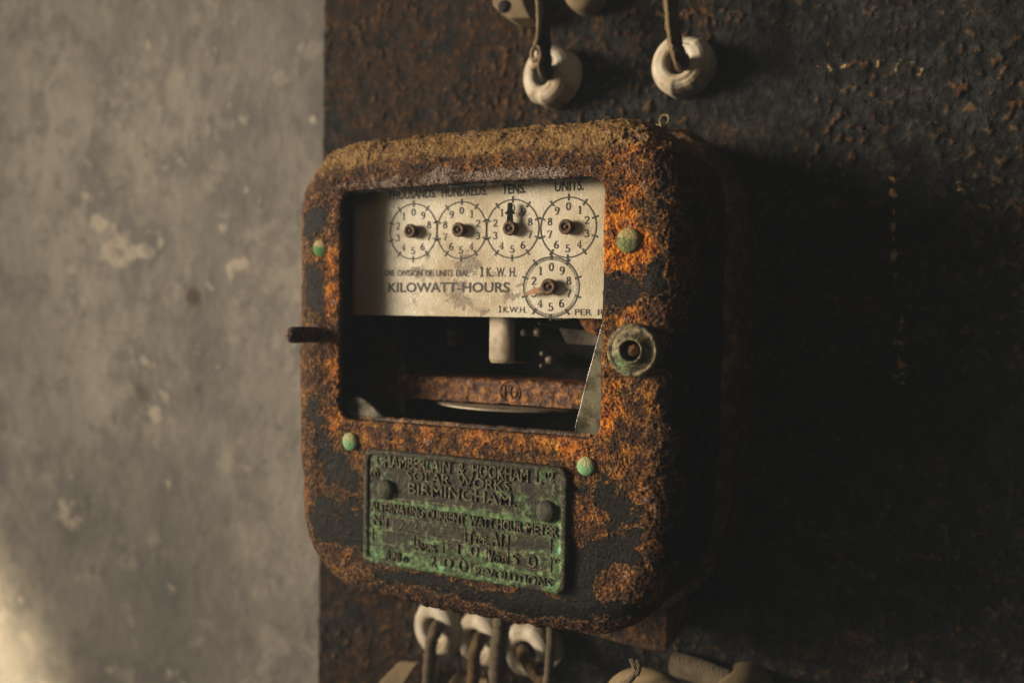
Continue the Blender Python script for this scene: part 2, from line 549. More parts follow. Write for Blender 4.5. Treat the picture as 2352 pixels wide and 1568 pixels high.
MT = dict(
    cover=mat_cover(), rust=mat_rust('brown scaled rust', (0.010, 0.005, 0.003), (0.060, 0.025, 0.008), (0.24, 0.115, 0.030), 120, 0.002),
    magnet=mat_rust('orange rusted iron', (0.014, 0.005, 0.003), (0.105, 0.033, 0.006), (0.36, 0.145, 0.022), 300),
    stud=mat_rust('dark rusted bolt', (0.012, 0.006, 0.004), (0.055, 0.022, 0.010), (0.13, 0.06, 0.025), 320),
    hub=mat_rust('tarnished brown brass', (0.012, 0.006, 0.004), (0.060, 0.027, 0.011), (0.19, 0.095, 0.038), 700, 0.0006),
    hand_tan=mat_rust('pale rusted hand', (0.16, 0.075, 0.03), (0.30, 0.155, 0.07), (0.42, 0.25, 0.13), 500, 0.0003),
    hand_black=mat_plain('blackened hand', (0.006, 0.005, 0.004), 0.7, spec=0.08),
    black=mat_plain('black iron interior', (0.009, 0.008, 0.007), 0.8, 0.5, 200, 0.0008, spec=0.2),
    dial=mat_dial(), ink=mat_ink(), plate=mat_patina(), letters=mat_patina('worn raised lettering', (0.24, 0.21, 0.13), (0.10, 0.088, 0.052)),
    plate_rivet=mat_verdigris('dark bronze rivet', (0.020, 0.018, 0.011), (0.070, 0.072, 0.042)),
    rivet_mint=mat_verdigris('mint verdigris rivet', (0.095, 0.25, 0.115), (0.27, 0.44, 0.22), (0.30, 0.31, 0.15)),
    rivet_moss=mat_verdigris('mossy green rivet', (0.055, 0.080, 0.022), (0.19, 0.205, 0.070), (0.27, 0.215, 0.085)),
    rivet_emerald=mat_verdigris('emerald rivet with tan cap', (0.020, 0.115, 0.022), (0.085, 0.245, 0.055), (0.34, 0.24, 0.115)),
    nut=mat_patina('patinated brass nut', (0.30, 0.245, 0.135), (0.13, 0.105, 0.058)),
    strap=mat_plain('dull zinc strap', (0.27, 0.22, 0.155), 0.55, 0.2, 260, 0.0003, 0.0, (0.23, 0.16, 0.085)),
    disc=mat_plain('dusty aluminium disc', (0.20, 0.165, 0.12), 0.5, 0.2, 300, 0.0002, 0.2, (0.09, 0.052, 0.022)),
    pale=mat_plain('pale worn metal', (0.13, 0.105, 0.072), 0.5, 0.3, 300, 0.0004, 0.0, (0.14, 0.10, 0.06)),
    gasket=mat_plain('black cracked gasket', (0.016, 0.013, 0.010), 0.55, 0.6, 350, 0.0012, 0.0, (0.085, 0.05, 0.022)),
    glass=mat_glass(), porcelain=mat_porcelain(),
    cable_dark=mat_braid('black braided cable', (0.006, 0.005, 0.005), (0.020, 0.017, 0.014)),
    cable_rust=mat_braid('brown braided cable', (0.030, 0.016, 0.007), (0.21, 0.125, 0.052)),
    cable_grey=mat_braid('grey brown braided cable', (0.055, 0.040, 0.024), (0.21, 0.165, 0.105)),
    twine=mat_braid('tan frayed twine', (0.14, 0.098, 0.048), (0.34, 0.25, 0.145)),
    card=mat_plain('yellowed card', (0.17, 0.122, 0.060), 0.8, 0.2, 90, 0.0004),
    panel=mat_panel(), plaster=mat_plaster(),
)


def tag(o, label, cat, group=None):
    o['label'], o['category'] = label, cat
    if group:
        o['group'] = group
    return o


def empty(name, loc=(0, 0, 0)):
    o = bpy.data.objects.new(name, None)
    o.empty_display_size = 0.02
    COL.objects.link(o)
    o.location = loc
    return o


def put_attr(me, name, val):
    a = me.attributes.new(name, 'FLOAT', 'POINT')
    a.data.foreach_set('value', np.asarray(val, np.float32))


def grid_mesh(name, V, nu, nv, wrap=False):
    """V: (nv*nu,3) rows of nu; returns mesh."""
    me = bpy.data.meshes.new(name)
    cu = nu if wrap else nu - 1
    ii, jj = np.meshgrid(np.arange(cu), np.arange(nv - 1))
    i2 = (ii + 1) % nu
    q = np.stack([jj * nu + ii, jj * nu + i2, (jj + 1) * nu + i2, (jj + 1) * nu + ii], -1).reshape(-1, 4)
    me.vertices.add(len(V))
    me.vertices.foreach_set('co', V.astype(np.float32).ravel())
    me.loops.add(q.size)
    me.loops.foreach_set('vertex_index', q.ravel().astype(np.int32))
    me.polygons.add(len(q))
    me.polygons.foreach_set('loop_start', np.arange(0, q.size, 4, dtype=np.int32))
    me.polygons.foreach_set('loop_total', np.full(len(q), 4, np.int32))
    me.update(calc_edges=True)
    return me


def grid_normals(V, nu, nv, wrap):
    G = V.reshape(nv, nu, 3)
    du = (np.roll(G, -1, 1) - np.roll(G, 1, 1)) if wrap else np.gradient(G, axis=1)
    dv = np.gradient(G, axis=0)
    n = np.cross(du, dv).reshape(-1, 3)
    return n / (np.linalg.norm(n, axis=1)[:, None] + 1e-12)


def blobs(V2, lst, y=-0.1):
    """sum of soft patches; lst of (px, py, rx, rz, weight) read on the front plane."""
    out = np.zeros(len(V2))
    k = 0.000168 * (y - CAM[1]) / (-0.1 - CAM[1])
    for (px, py, rx, rz, w) in lst:
        c = B(px, py, y)
        dd = ((V2[:, 0] - c[0]) / (rx * k * 1.1)) ** 2 + ((V2[:, 1] - c[2]) / (rz * k)) ** 2
        out += w * np.exp(-dd)
    return out


# ------------------------------------------------------------------ setting: wall and steel panel
nu, nv = 560, 600
gx, gz = np.meshgrid(np.concatenate([np.linspace(-2.6, -1.02, 60), np.linspace(-1.0, -0.14, nu - 60)]), np.linspace(-0.9, 0.8, nv))
V = np.stack([gx.ravel(), np.full(gx.size, 0.012), gz.ravel()], 1)
V[:, 1] += 0.0012 * fbm(V, 14, 4)
me = grid_mesh('plaster_wall', V, nu, nv)
V2 = V[:, [0, 2]]
put_attr(me, 'patch', np.clip(blobs(V2, [(225, 520, 38, 40, 0.62), (262, 560, 50, 26, 0.5), (320, 577, 34, 16, 0.55), (268, 600, 36, 26, 0.55), (240, 585, 30, 22, 0.4), (155, 618, 30, 14, 0.6), (515, 525, 25, 25, 0.5), (540, 610, 60, 40, 0.55), (280, 270, 40, 50, 0.35), (360, 960, 40, 90, 0.3), (70, 930, 40, 30, 0.3), (530, 90, 50, 60, 0.3), (360, 90, 50, 40, 0.3), (300, 1350, 60, 40, 0.3)], 0.012), 0, 1))
put_attr(me, 'spot', np.clip(blobs(V2, [(443, 683, 22, 24, 1.9), (325, 900, 24, 28, 0.7), (455, 893, 18, 18, 0.65), (85, 900, 14, 14, 0.35), (273, 162, 14, 16, 0.35), (380, 170, 12, 12, 0.35), (515, 838, 9, 9, 0.35), (540, 1310, 16, 16, 0.3), (190, 1230, 12, 16, 0.3)], 0.012), 0, 0.9))
wall = link('plaster_wall', me, MT['plaster'])
wall['kind'] = 'structure'
tag(wall, 'pale grey weathered plaster wall left of the dark steel panel', 'wall')

nu, nv = 860, 760
gx, gz = np.meshgrid(np.linspace(-0.1785, 0.46, nu), np.linspace(-0.45, 0.42, nv))
V = np.stack([gx.ravel(), np.zeros(gx.size), gz.ravel()], 1)
lump = sstep(0.06, 0.62, fbm(V, 210, 3, 0.62)) * sstep(-0.55, 0.35, fbm(V, 18, 3, off=3.1))
flk = blobs(V[:, [0, 2]], [(1900, 55, 8, 22, 0.45), (1903, 105, 8, 26, 0.5), (1895, 150, 16, 10, 0.55), (1925, 158, 20, 9, 0.5), (1985, 152, 30, 12, 0.42), (2060, 148, 35, 12, 0.5), (2115, 165, 16, 14, 0.42),
                           (2050, 440, 8, 22, 0.9), (2052, 520, 7, 30, 0.9), (2053, 590, 7, 24, 0.9), (2058, 640, 6, 14, 0.6), (2062, 740, 14, 16, 0.75), (2066, 790, 16, 20, 0.85), (2068, 840, 14, 18, 0.85), (2070, 880, 12, 12, 0.7),
                           (2215, 430, 16, 12, 0.7), (2045, 410, 8, 8, 0.6)], 0.0)
V[:, 1] -= 0.0012 * lump + 0.0016 * np.clip(flk, 0, 1) * (0.5 + perlin(V * 400)) + 0.0007 * fbm(V, 90, 4)
rim = sstep(-0.1785, -0.1768, V[:, 0])
V[:, 1] = V[:, 1] * rim + (1 - rim) * 0.003
# side return of the sheet
G = V.reshape(nv, nu, 3)
edge = G[:, :1].copy()
edge[:, :, 1] = 0.013
G = np.concatenate([edge, G], 1)
nu += 1
me = grid_mesh('steel_panel', G.reshape(-1, 3), nu, nv)
z1 = lambda a: np.concatenate([a.reshape(nv, nu - 1)[:, :1], a.reshape(nv, nu - 1)], 1).ravel()
put_attr(me, 'lump', z1(lump))
put_attr(me, 'lit_flake', z1(np.clip(flk, 0, 1)))
panel = link('steel_panel', me, MT['panel'])
tag(panel, 'large dark pitted rusty steel panel behind the meter, filling the right of the photo', 'panel')

# ------------------------------------------------------------------ the meter
meter = empty('electricity_meter', (-0.0225, 0, -0.0175))
tag(meter, 'old rusted electricity meter with a broken window, white dial and green nameplate', 'electricity meter')
bpy.context.view_layer.update()
MO = Vector((-0.0225, 0, -0.0175))


def child(o, parent=None):
    """keep the part's world place under the meter"""
    o.parent = parent or meter
    o.matrix_parent_inverse = Matrix.Translation(-MO)
    return o


XL, XR, ZT, ZB = -0.1178, 0.0728, 0.0902, -0.1168
RC, RF = 0.034, 0.0160
WX0, WX1, WZ0, WZ1 = -0.0876, 0.0391, -0.0378, 0.0664


def loop_pts(x0, x1, z0, z1, radii, counts):
    """closed loop: top edge, TR, right, BR, bottom, BL, left, TL; radii (tr, br, bl, tl)"""
    tr, br, bl, tl = radii
    nh, nvv, nc = counts
    out = []
    lin = lambda a, b, n: [(a[0] + (b[0] - a[0]) * k / n, a[1] + (b[1] - a[1]) * k / n) for k in range(n)]
    cor = lambda cx, cz, r, a0, n: [(cx + r * math.cos(math.radians(a0 - 90 * k / n)), cz + r * math.sin(math.radians(a0 - 90 * k / n))) for k in range(n)]
    out += lin((x0 + tl, z1), (x1 - tr, z1), nh) + cor(x1 - tr, z1 - tr, tr, 90, nc)
    out += lin((x1, z1 - tr), (x1, z0 + br), nvv) + cor(x1 - br, z0 + br, br, 0, nc)
    out += lin((x1 - br, z0), (x0 + bl, z0), nh) + cor(x0 + bl, z0 + bl, bl, -90, nc)
    out += lin((x0, z0 + bl), (x0, z1 - tl), nvv) + cor(x0 + tl, z1 - tl, tl, 180, nc)
    return np.array(out)


CNT = (340, 330, 130)


def shape_out(P):
    """bow of the lower edge and slight taper of the sides"""
    xc, hw = (XL + XR) / 2, (XR - XL) / 2
    t = sstep(-0.05, -0.12, P[:, 1])
    P = P.copy()
    P[:, 1] -= 0.0045 * t * (1 - ((P[:, 0] - xc) / hw) ** 2)
    P[:, 0] = xc + (P[:, 0] - xc) * (1 - 0.042 * sstep(-0.02, -0.115, P[:, 1]))
    return P


def loop_norm(P):
    t = np.roll(P, -1, 0) - np.roll(P, 1, 0)
    n = np.stack([-t[:, 1], t[:, 0]], 1)
    return n / np.linalg.norm(n, axis=1)[:, None]


def outline(grow=0.0):
    P = shape_out(loop_pts(XL, XR, ZB, ZT, (RC, RC + 0.004, RC, RC), CNT))
    n = loop_norm(P)
    for _ in range(6):
        n = (np.roll(n, 1, 0) + n + np.roll(n, -1, 0)) / 3
    n /= np.linalg.norm(n, axis=1)[:, None]
    return P, n


O, ON = outline()
Wn = loop_pts(WX0, WX1, WZ0, WZ1, (0.0075, 0.0065, 0.0065, 0.006), CNT)
WN = loop_norm(Wn)
for _ in range(3):
    WN = (np.roll(WN, 1, 0) + WN + np.roll(WN, -1, 0)) / 3
WN /= np.linalg.norm(WN, axis=1)[:, None]
YF, YB = -0.1, -0.044
rows, kinds = [], []


def row(P, y, k):
    rows.append(np.stack([P[:, 0], np.full(len(P), y), P[:, 1]], 1))
    kinds.append(k)


for k in range(36):
    t = k / 35
    row(O - ON * (-0.0015 * (1 - t)), YB + (YF + RF - YB) * t, 1.0)
for k in range(1, 64):
    a = math.pi / 2 * k / 63
    row(O - ON * RF * (1 - math.cos(a)), YF + RF - RF * math.sin(a), 1.0)
fo = O - ON * RF
wi = Wn + WN * 0.0014
NFACE = 250
for k in range(1, NFACE):
    t = k / NFACE
    row(fo + (wi - fo) * t, YF, 1.0)
for k in range(0, 8):
    a = math.pi / 2 * k / 7
    row(Wn + WN * 0.0014 * (1 - math.sin(a)), YF + 0.0014 * (1 - math.cos(a)), 0.7)
for k in range(1, 9):
    row(Wn, YF + 0.0014 + 0.0042 * k / 8, 0.6)
inner = O - ON * 0.0045
for k in range(1, 7):
    row(Wn + (inner - Wn) * k / 6, YF + 0.0056 + 0.012 * (k / 6) ** 3, 0.0)
for k in range(1, 5):
    row(inner, YF + 0.0176 + (YB - YF - 0.0176) * k / 4, 0.0)
row(O + ON * 0.0015, YB, 0.0)
NU, NV = len(O), len(rows)
V = np.concatenate(rows)
kk = np.repeat(np.array(kinds), NU)
N = grid_normals(V, NU, NV, True)
if (N[NU * 150:NU * 151, 1].mean() > 0):
    N = -N
V2 = V[:, [0, 2]]
front = sstep(-0.070, -0.094, V[:, 1])
topn = np.clip(N[:, 2], 0, 1)
BP = [  # black enamel
    (735, 508, 34, 34, 1.1), (708, 530, 24, 44, 0.8), (716, 655, 34, 62, 1.2), (735, 700, 24, 30, 0.6), (722, 735, 30, 22, 0.35), (728, 955, 46, 50, 0.9), (720, 1000, 40, 30, 0.5),
    (780, 1085, 66, 52, 1.15), (790, 1210, 84, 58, 1.25), (740, 1190, 34, 60, 0.9), (745, 1020, 40, 40, 0.5), (760, 1160, 40, 30, 0.5), (860, 1250, 50, 30, 0.5), (905, 1316, 70, 20, 0.7), (1010, 1340, 70, 22, 0.9), (1120, 1375, 90, 24, 0.8), (840, 1160, 30, 80, 0.5),
    (1486, 474, 40, 38, 1.35), (1518, 560, 26, 80, 0.9), (1450, 660, 78, 44, 1.35), (1515, 640, 26, 50, 0.5), (1400, 668, 30, 34, 0.6), (1545, 830, 30, 90, 0.7),
    (1466, 885, 40, 22, 0.55), (1420, 900, 30, 20, 0.5), (1512, 960, 50, 60, 0.7), (1490, 1040, 44, 60, 0.65), (1400, 1120, 58, 56, 1.1), (1450, 1180, 70, 50, 0.7), (1350, 1260, 60, 80, 0.9),
    (1440, 1260, 80, 70, 0.9), (1540, 1260, 60, 100, 0.6), (1330, 1370, 80, 70, 1.0), (1430, 1420, 80, 40, 0.9), (1520, 1390, 70, 60, 0.8), (1330, 1120, 34, 30, 0.5), (1230, 1392, 70, 26, 0.7), (1590, 1050, 40, 260, 0.5), (1600, 650, 30, 160, 0.3),
    (1390, 935, 24, 18, 0.5), (1420, 975, 26, 16, 0.35)]
BR = [  # bare rust
    (1450, 935, 36, 26, -0.75), (1440, 1010, 46, 34, -1.0), (1382, 1000, 34, 60, -1.0), (1455, 1095, 34, 38, -1.2), (1340, 1190, 34, 46, -1.5), (1385, 1180, 34, 20, -0.6), (1470, 1170, 24, 24, -0.6), (1500, 1180, 34, 60, -0.7), (1395, 1338, 40, 34, -1.5), (1465, 1350, 46, 40, -0.7),
    (1490, 1300, 40, 60, -0.6), (1420, 1440, 40, 26, -0.9), (1310, 1440, 60, 20, -0.9), (1518, 695, 34, 34, -1.0), (1552, 580, 22, 60, -0.9), (1560, 680, 24, 50, -0.6), (1540, 420, 40, 70, -0.8), (1475, 730, 50, 26, -0.9), (1400, 860, 30, 40, -0.8), (1490, 870, 18, 40, -0.6),
    (760, 780, 26, 120, -0.9), (765, 590, 26, 60, -0.7), (705, 1010, 16, 40, -0.8), (765, 1130, 60, 16, -0.8), (900, 1290, 60, 24, -0.6), (800, 1270, 90, 20, -0.9), (1440, 555, 70, 70, -0.9), (1330, 1050, 60, 40, -0.6), (1130, 1330, 50, 24, -0.7), (980, 1380, 160, 24, -0.7), (1230, 1440, 100, 22, -0.6), (1100, 985, 300, 30, -0.8), (1490, 1440, 60, 20, -0.5)]
zpix = V2[:, 1]
BP = [(x, y, a, b, w * (0.38 if (x > 1300 and y > 990) else 1.5 if (x < 745 and y < 760) else 1.25)) for x, y, a, b, w in BP]
paint = 0.98 * np.tanh(1.1 * blobs(V2, BP)) - 0.95 * np.tanh(-1.1 * blobs(V2, BR))
paint += -0.58 + 0.47 * sstep(-0.035, -0.08, zpix) * sstep(-0.02, 0.03, V2[:, 0]) + 0.12 * sstep(-0.05, -0.1, zpix)
paint -= 0.9 * sstep(0.052, 0.075, zpix)
paint -= 0.5 * sstep(-0.112, -0.122, zpix) * sstep(0.03, 0.0, V2[:, 0])
paint = paint + 0.38 * fbm(V, 60, 4, 0.6) + (0.42 + 0.25 * sstep(-0.03, -0.07, zpix) * sstep(0.0, 0.04, V2[:, 0])) * fbm(V, 125, 4, 0.62, off=9.0)
side = sstep(0.064, 0.074, V2[:, 0]) * sstep(0.085, 0.06, zpix)
paint += 0.55 * side
paint = np.where(kk > 0.3, paint, 1.5)
paint = np.where((kk < 0.65) & (kk > 0.3), 0.25 + 0.3 * fbm(V, 150, 2), paint)
nearwin = blobs(V2, [(1090, 408, 340, 17, 0.55), (900, 424, 110, 14, 0.35), (1010, 400, 40, 22, 0.4), (1130, 402, 50, 16, 0.3), (1250, 396, 100, 20, 0.35)])
crust = nearwin * front * sstep(0.0655, 0.067, zpix)
dust = sstep(0.10, 0.75, topn) * sstep(0.03, 0.075, zpix) + 0.75 * sstep(0.072, 0.085, zpix) - 0.55 * sstep(0.035, 0.06, V2[:, 0]) * (1 - sstep(0.5, 0.95, topn))
dust += 0.3 * blobs(V2, [(800, 375, 80, 40, 1), (1400, 330, 120, 30, 1)])
dust -= crust
dust += 0.45 * np.exp(-((V2[:, 1] + 0.0385) / 0.0022) ** 2) * (V2[:, 0] > WX0) * (V2[:, 0] < WX1) * 0.8
vivid = blobs(V2, [(1440, 560, 75, 80, 0.75), (1420, 600, 60, 40, 0.35), (760, 640, 30, 90, 0.65), (765, 850, 28, 110, 0.45), (1395, 950, 18, 60, 0.7), (1330, 1040, 70, 30, 0.3), (1410, 890, 30, 34, 0.4), (1480, 870, 16, 36, 0.5), (1480, 320, 60, 40, 0.45), (1420, 440, 40, 60, 0.35), (1440, 730, 60, 26, 0.3), (1440, 940, 30, 24, 0.3), (1100, 995, 320, 34, 0.42), (765, 1000, 30, 60, 0.3), (1460, 1100, 40, 40, 0.2), (1330, 1190, 30, 44, 0.1), (780, 960, 40, 40, 0.2)])
vivid -= 0.45 * sstep(-0.100, -0.116, zpix) + 0.3 * side
# real relief: crusty rust, flakes along the top, smoother enamel
rusty = sstep(0.15, -0.15, paint)
disp = 0.00042 * fbm(V, 210, 4, 0.55) * (0.35 + 0.65 * rusty) + 0.00036 * fbm(V, 800, 2, 0.6) * (0.25 + 0.75 * rusty) + 0.00030 * rusty + 0.0005 * fbm(V, 45, 3)
topz = sstep(0.070, 0.080, zpix) * kk
plates = fbm(V * np.array([0.55, 1.5, 1.5]), 75, 4, 0.5, off=5.0)
disp += topz * (0.0007 * sstep(0.18, 0.22, plates) - 0.0005 * sstep(-0.1, -0.35, plates))
botz = sstep(-0.112, -0.120, zpix) * kk
disp += botz * 0.0009 * fbm(V, 160, 4, 0.6)
disp *= np.clip(kk, 0.25, 1) * np.where(kk > 0.3, 1, 0)
V = V + N * disp[:, None]
me = grid_mesh('cover', V, NU, NV, True)
for k, a in (('paint', paint), ('dust', dust * kk), ('crust', crust), ('vivid', vivid)):
    put_attr(me, k, a)
cover = child(link('cover', me, MT['cover']))
cover['label'] = 'front cover of rusted metal with remains of black paint'

# base casting behind the cover, with the lower terminal block
Pb, Nb = O[::4], ON[::4]
rows = []
for g, y in ((0.0072, 0.001), (0.0072, -0.036), (0.0066, -0.0405), (0.0050, -0.043), (0.002, -0.0442), (-0.012, -0.0443), (-0.03, -0.0443)):
    rows.append(np.stack([(Pb + Nb * g)[:, 0], np.full(len(Pb), y), (Pb + Nb * g)[:, 1]], 1))
rows2 = []
for i in range(len(rows) - 1):
    for t in np.linspace(0, 1, 7)[:-1]:
        rows2.append(rows[i] * (1 - t) + rows[i + 1] * t)
rows2.append(rows[-1])
V = np.concatenate(rows2)
N = grid_normals(V, len(Pb), len(rows2), True)
V = V - N * (0.0009 * fbm(V, 120, 4))[:, None] * np.sign(N[len(Pb) * 3 + 5, 2] + 1e-9)
child(link('base', grid_mesh('base', V, len(Pb), len(rows2), True), MT['rust']))
mb = MB()
mb.prism([(0.0525, -0.09), (-0.105, -0.09), (-0.105, -0.1255), (-0.095, -0.1285), (-0.02, -0.1355), (0.035, -0.1405), (0.0505, -0.1410), (0.0525, -0.1390)], 0.0, -0.0425)
tb = child(mb.build('terminal_block', MT['rust']))
bevel(tb, 0.003)
mb = MB()
mb.box((-0.0225, -0.040, -0.01), (0.16, 0.004, 0.17))
child(mb.build('back_plate', MT['black'], smooth=False))

# window lip
mb = MB()
for (p, q) in (((WX0 - 0.002, WZ1 - 0.0006), (WX1 + 0.002, WZ1 - 0.0006)),):
    pts = [(p[0] + (q[0] - p[0]) * k / 60, YF + 0.0052 + random.uniform(-0.0002, 0.0002), p[1] + 0.0008 + random.uniform(-0.0003, 0.0003)) for k in range(61)]
    mb.tube(pts, [0.0012 + random.uniform(-0.0003, 0.0003) for _ in pts], 10, 0.15)
child(mb.build('gasket', MT['gasket']))
mb = MB()
pts = [(WX0 + 0.004 + (WX1 - WX0 - 0.01) * k / 60, YF + 0.0062 + random.uniform(-0.0002, 0.0002), WZ0 + 0.0002 + random.uniform(-0.0002, 0.0002)) for k in range(61)]
mb.tube(pts, [0.0015 + random.uniform(-0.0002, 0.0002) for _ in pts], 10, 0.06)
child(mb.build('gasket', MT['rust']))

# ------------------------------------------------------------------ dial
YD = -0.0865
DX0, DX1, DZ0, DZ1 = -0.0905, 0.052, 0.0100, 0.074
nu, nv = 220, 110
gx, gz = np.meshgrid(np.linspace(DX0, DX1, nu), np.linspace(DZ0, DZ1, nv))
V = np.stack([gx.ravel(), np.full(gx.size, YD), gz.ravel()], 1)
V[:, 2] += np.where(V[:, 2] < DZ0 + 1e-6, 0.00012 * perlin(V * 300), 0)
bk = V.copy()
bk[:, 1] += 0.0008
me = bpy.data.meshes.new('dial_plate')
idx = lambda j, i: j * nu + i
fs = [(idx(j, i), idx(j, i + 1), idx(j + 1, i + 1), idx(j + 1, i)) for j in range(nv - 1) for i in range(nu - 1)]
nb = nu * nv
ring = [idx(0, i) for i in range(nu)] + [idx(j, nu - 1) for j in range(1, nv)] + [idx(nv - 1, i) for i in range(nu - 2, -1, -1)] + [idx(j, 0) for j in range(nv - 2, 0, -1)]
rv = [tuple(bk[i]) for i in ring]
allv = [tuple(q) for q in V] + rv
nr = len(ring)
fs += [(ring[k], nb + k, nb + (k + 1) % nr, ring[(k + 1) % nr]) for k in range(nr)]
fs.append(tuple(nb + k for k in range(nr)))
me.from_pydata(allv, [], fs)
Vd = np.array(allv)
Zp = lambda zx, zy: B(832.6 + zx * .24415, 390.5 + zy * .24415, YD)
dk = lambda zx, zy, rx, rz, w: (832.6 + zx * .24415, 390.5 + zy * .24415, rx * .24415, rz * .24415, w)
grime = blobs(Vd[:, [0, 2]], [dk(1000, 880, 150, 110, 0.55), (dk(520, 940, 110, 60, 0.35)), dk(900, 1230, 170, 90, 0.5), dk(1130, 1310, 120, 60, 0.45), dk(480, 1210, 80, 90, 0.3), dk(1370, 1180, 90, 70, 0.4), dk(600, 1000, 200, 90, 0.3), dk(1500, 1100, 60, 130, 0.35), dk(920, 1080, 160, 110, 0.35), dk(620, 790, 60, 60, 0.35), dk(1240, 980, 60, 60, 0.4)], YD)
brown = blobs(Vd[:, [0, 2]], [dk(560, 590, 60, 50, 0.4), dk(1010, 570, 55, 55, 0.4), dk(1490, 570, 55, 60, 0.35), dk(2000, 560, 70, 80, 0.35), dk(1850, 1090, 60, 90, 0.3), dk(1400, 150, 900, 40, 0.30), dk(2150, 90, 120, 60, 0.3)], YD) + 0.75 * sstep(-0.066, -0.080, Vd[:, 0])
put_attr(me, 'grime', grime * 1.9 - 0.06)
put_attr(me, 'brown', np.clip(brown, 0, 1))
dial = child(link('dial_plate', me, MT['dial'], smooth=False))

ink = MB()
YI = YD - 0.00012
DIG = {
    '0': [(arc(.3, .5, .25, .48, 90, 450, 24), 1)],
    '1': [([(.32, 0), (.32, 1)], 0), ([(.32, 1), (.14, .84)], 0), ([(.12, .02), (.52, .02)], 0)],
    '2': [(arc(.3, .72, .23, .26, 175, -45, 14) + [(.06, .03)], 0), ([(.06, .04), (.54, .04), (.56, .18)], 0)],
    '3': [(arc(.28, .76, .21, .22, 165, -90, 14), 0), (arc(.28, .28, .26, .26, 90, -165, 14), 0)],
    '4': [([(.42, 0), (.42, 1), (.02, .28), (.6, .28)], 0), ([(.26, .02), (.58, .02)], 0)],
    '5': [([(.52, .97), (.14, .97), (.11, .52)], 0), (arc(.27, .31, .27, .29, 130, -160, 16), 0)],
    '6': [(arc(.3, .29, .24, .27, 90, 450, 20), 1), (arc(.44, .38, .38, .59, 75, 185, 12), 0)],
    '7': [([(.05, .80), (.05, .97), (.56, .97), (.24, 0)], 0)],
    '8': [(arc(.3, .75, .19, .22, 90, 450, 18), 1), (arc(.3, .27, .24, .25, 90, 450, 18), 1)],
    '9': [(arc(.3, .71, .24, .27, 90, 450, 20), 1), (arc(.16, .62, .38, .59, 255, 365, 12), 0)],
}


def digit(mb, ch, cx, cz, h, y, th=0.11, tk=0.20):
    for pts, closed in DIG[ch]:
        q = [(cx + (p[0] - .3) * h * 1.05, cz + (p[1] - .5) * h) for p in pts]
        mb.ribbon(q[:-1] if closed else q, th * h, tk * h, y, bool(closed))


CEN = []
RD = 0.01245
for k, (zx, zy) in enumerate(((478, 578), (930, 567), (1410, 553), (1934, 540), (1773, 1100))):
    c = Zp(zx, zy)
    CEN.append((c[0], c[2]))
for k, (cx, cz) in enumerate(CEN):
    r = RD if k < 4 else 0.0127
    ccw = k in (0, 2, 4)
    ink.ribbon(arc(cx, cz, r, r, 0, 360, 96)[:-1], 0.00056 if k < 4 else 0.00042, y=YI, closed=True)
    for j in range(10):
        a = math.radians(90 + 36 * j * (1 if ccw else -1))
        ca, sa = math.cos(a), math.sin(a)
        ink.ribbon([(cx + r * q * ca, cz + r * q * sa) for q in (0.89, 1.12)], 0.00072, y=YI - 0.00004)
        rr = r * (0.70 if k < 4 else 0.66)
        digit(ink, str(j), cx + rr * ca, cz + rr * sa, 0.0031 if k < 4 else 0.0033, YI)
        if k == 4:
            for m in range(1, 10):
                a2 = a + math.radians(3.6 * m)
                ink.ribbon([(cx + r * q * math.cos(a2), cz + r * q * math.sin(a2)) for q in (0.885, 1.0)], 0.00024, y=YI - 0.00004)
HZ = abs(Zp(1400, 1000)[2] - Zp(1400, 1100)[2]) / 100


def dial_text(s, zx0, zx1, zy, h, bold=0.0):
    a, b = Zp(zx0, zy), Zp(zx1, zy)
    v, f = text_mesh(s, a[0], b[0], (a[2] + b[2]) / 2, h, YI, 0, bold)
    ink.add(v, f)


dial_text('THOUSANDS.', 244, 690, 270, 0.0043, 0.018)
dial_text('HUNDREDS.', 745, 1170, 245, 0.0043, 0.018)
dial_text('TENS.', 1312, 1535, 222, 0.0043, 0.018)
dial_text('UNITS.', 1808, 2080, 196, 0.0043, 0.018)
dial_text('ONE', 208, 300, 995, 0.0029, 0.014)
dial_text('DIVISION', 335, 560, 996, 0.0029, 0.014)
dial_text('OF', 594, 656, 997, 0.0029, 0.014)
dial_text('UNITS', 694, 848, 998, 0.0029, 0.014)
dial_text('DIAL', 880, 1000, 999, 0.0029, 0.014)
dial_text('=', 1038, 1078, 1000, 0.0029, 0.004)
a = Zp(1121, 1002); digit(ink, '1', a[0], a[2] + 0.0021, 0.0042, YI)
dial_text('K.', 1165, 1228, 1002, 0.0042, 0.014)
dial_text('W.', 1262, 1345, 1003, 0.0042, 0.014)
dial_text('H.', 1383, 1448, 1003, 0.0042, 0.014)
dial_text('KILOWATT-HOURS', 243, 1383, 1147, 0.0044, 0.022)
a = Zp(1292, 1338); digit(ink, '1', a[0], a[2] + 0.0014, 0.0028, YI)
dial_text('K.W.H.', 1325, 1543, 1341, 0.0027, 0.004)
dial_text('PER', 1998, 2155, 1365, 0.0027, 0.004)
dial_text('REV.', 2212, 2420, 1368, 0.0027, 0.004)
pr = child(ink.build('dial_print', MT['ink'], smooth=False))
pr.parent = dial
pr.matrix_parent_inverse = Matrix.Identity(4)

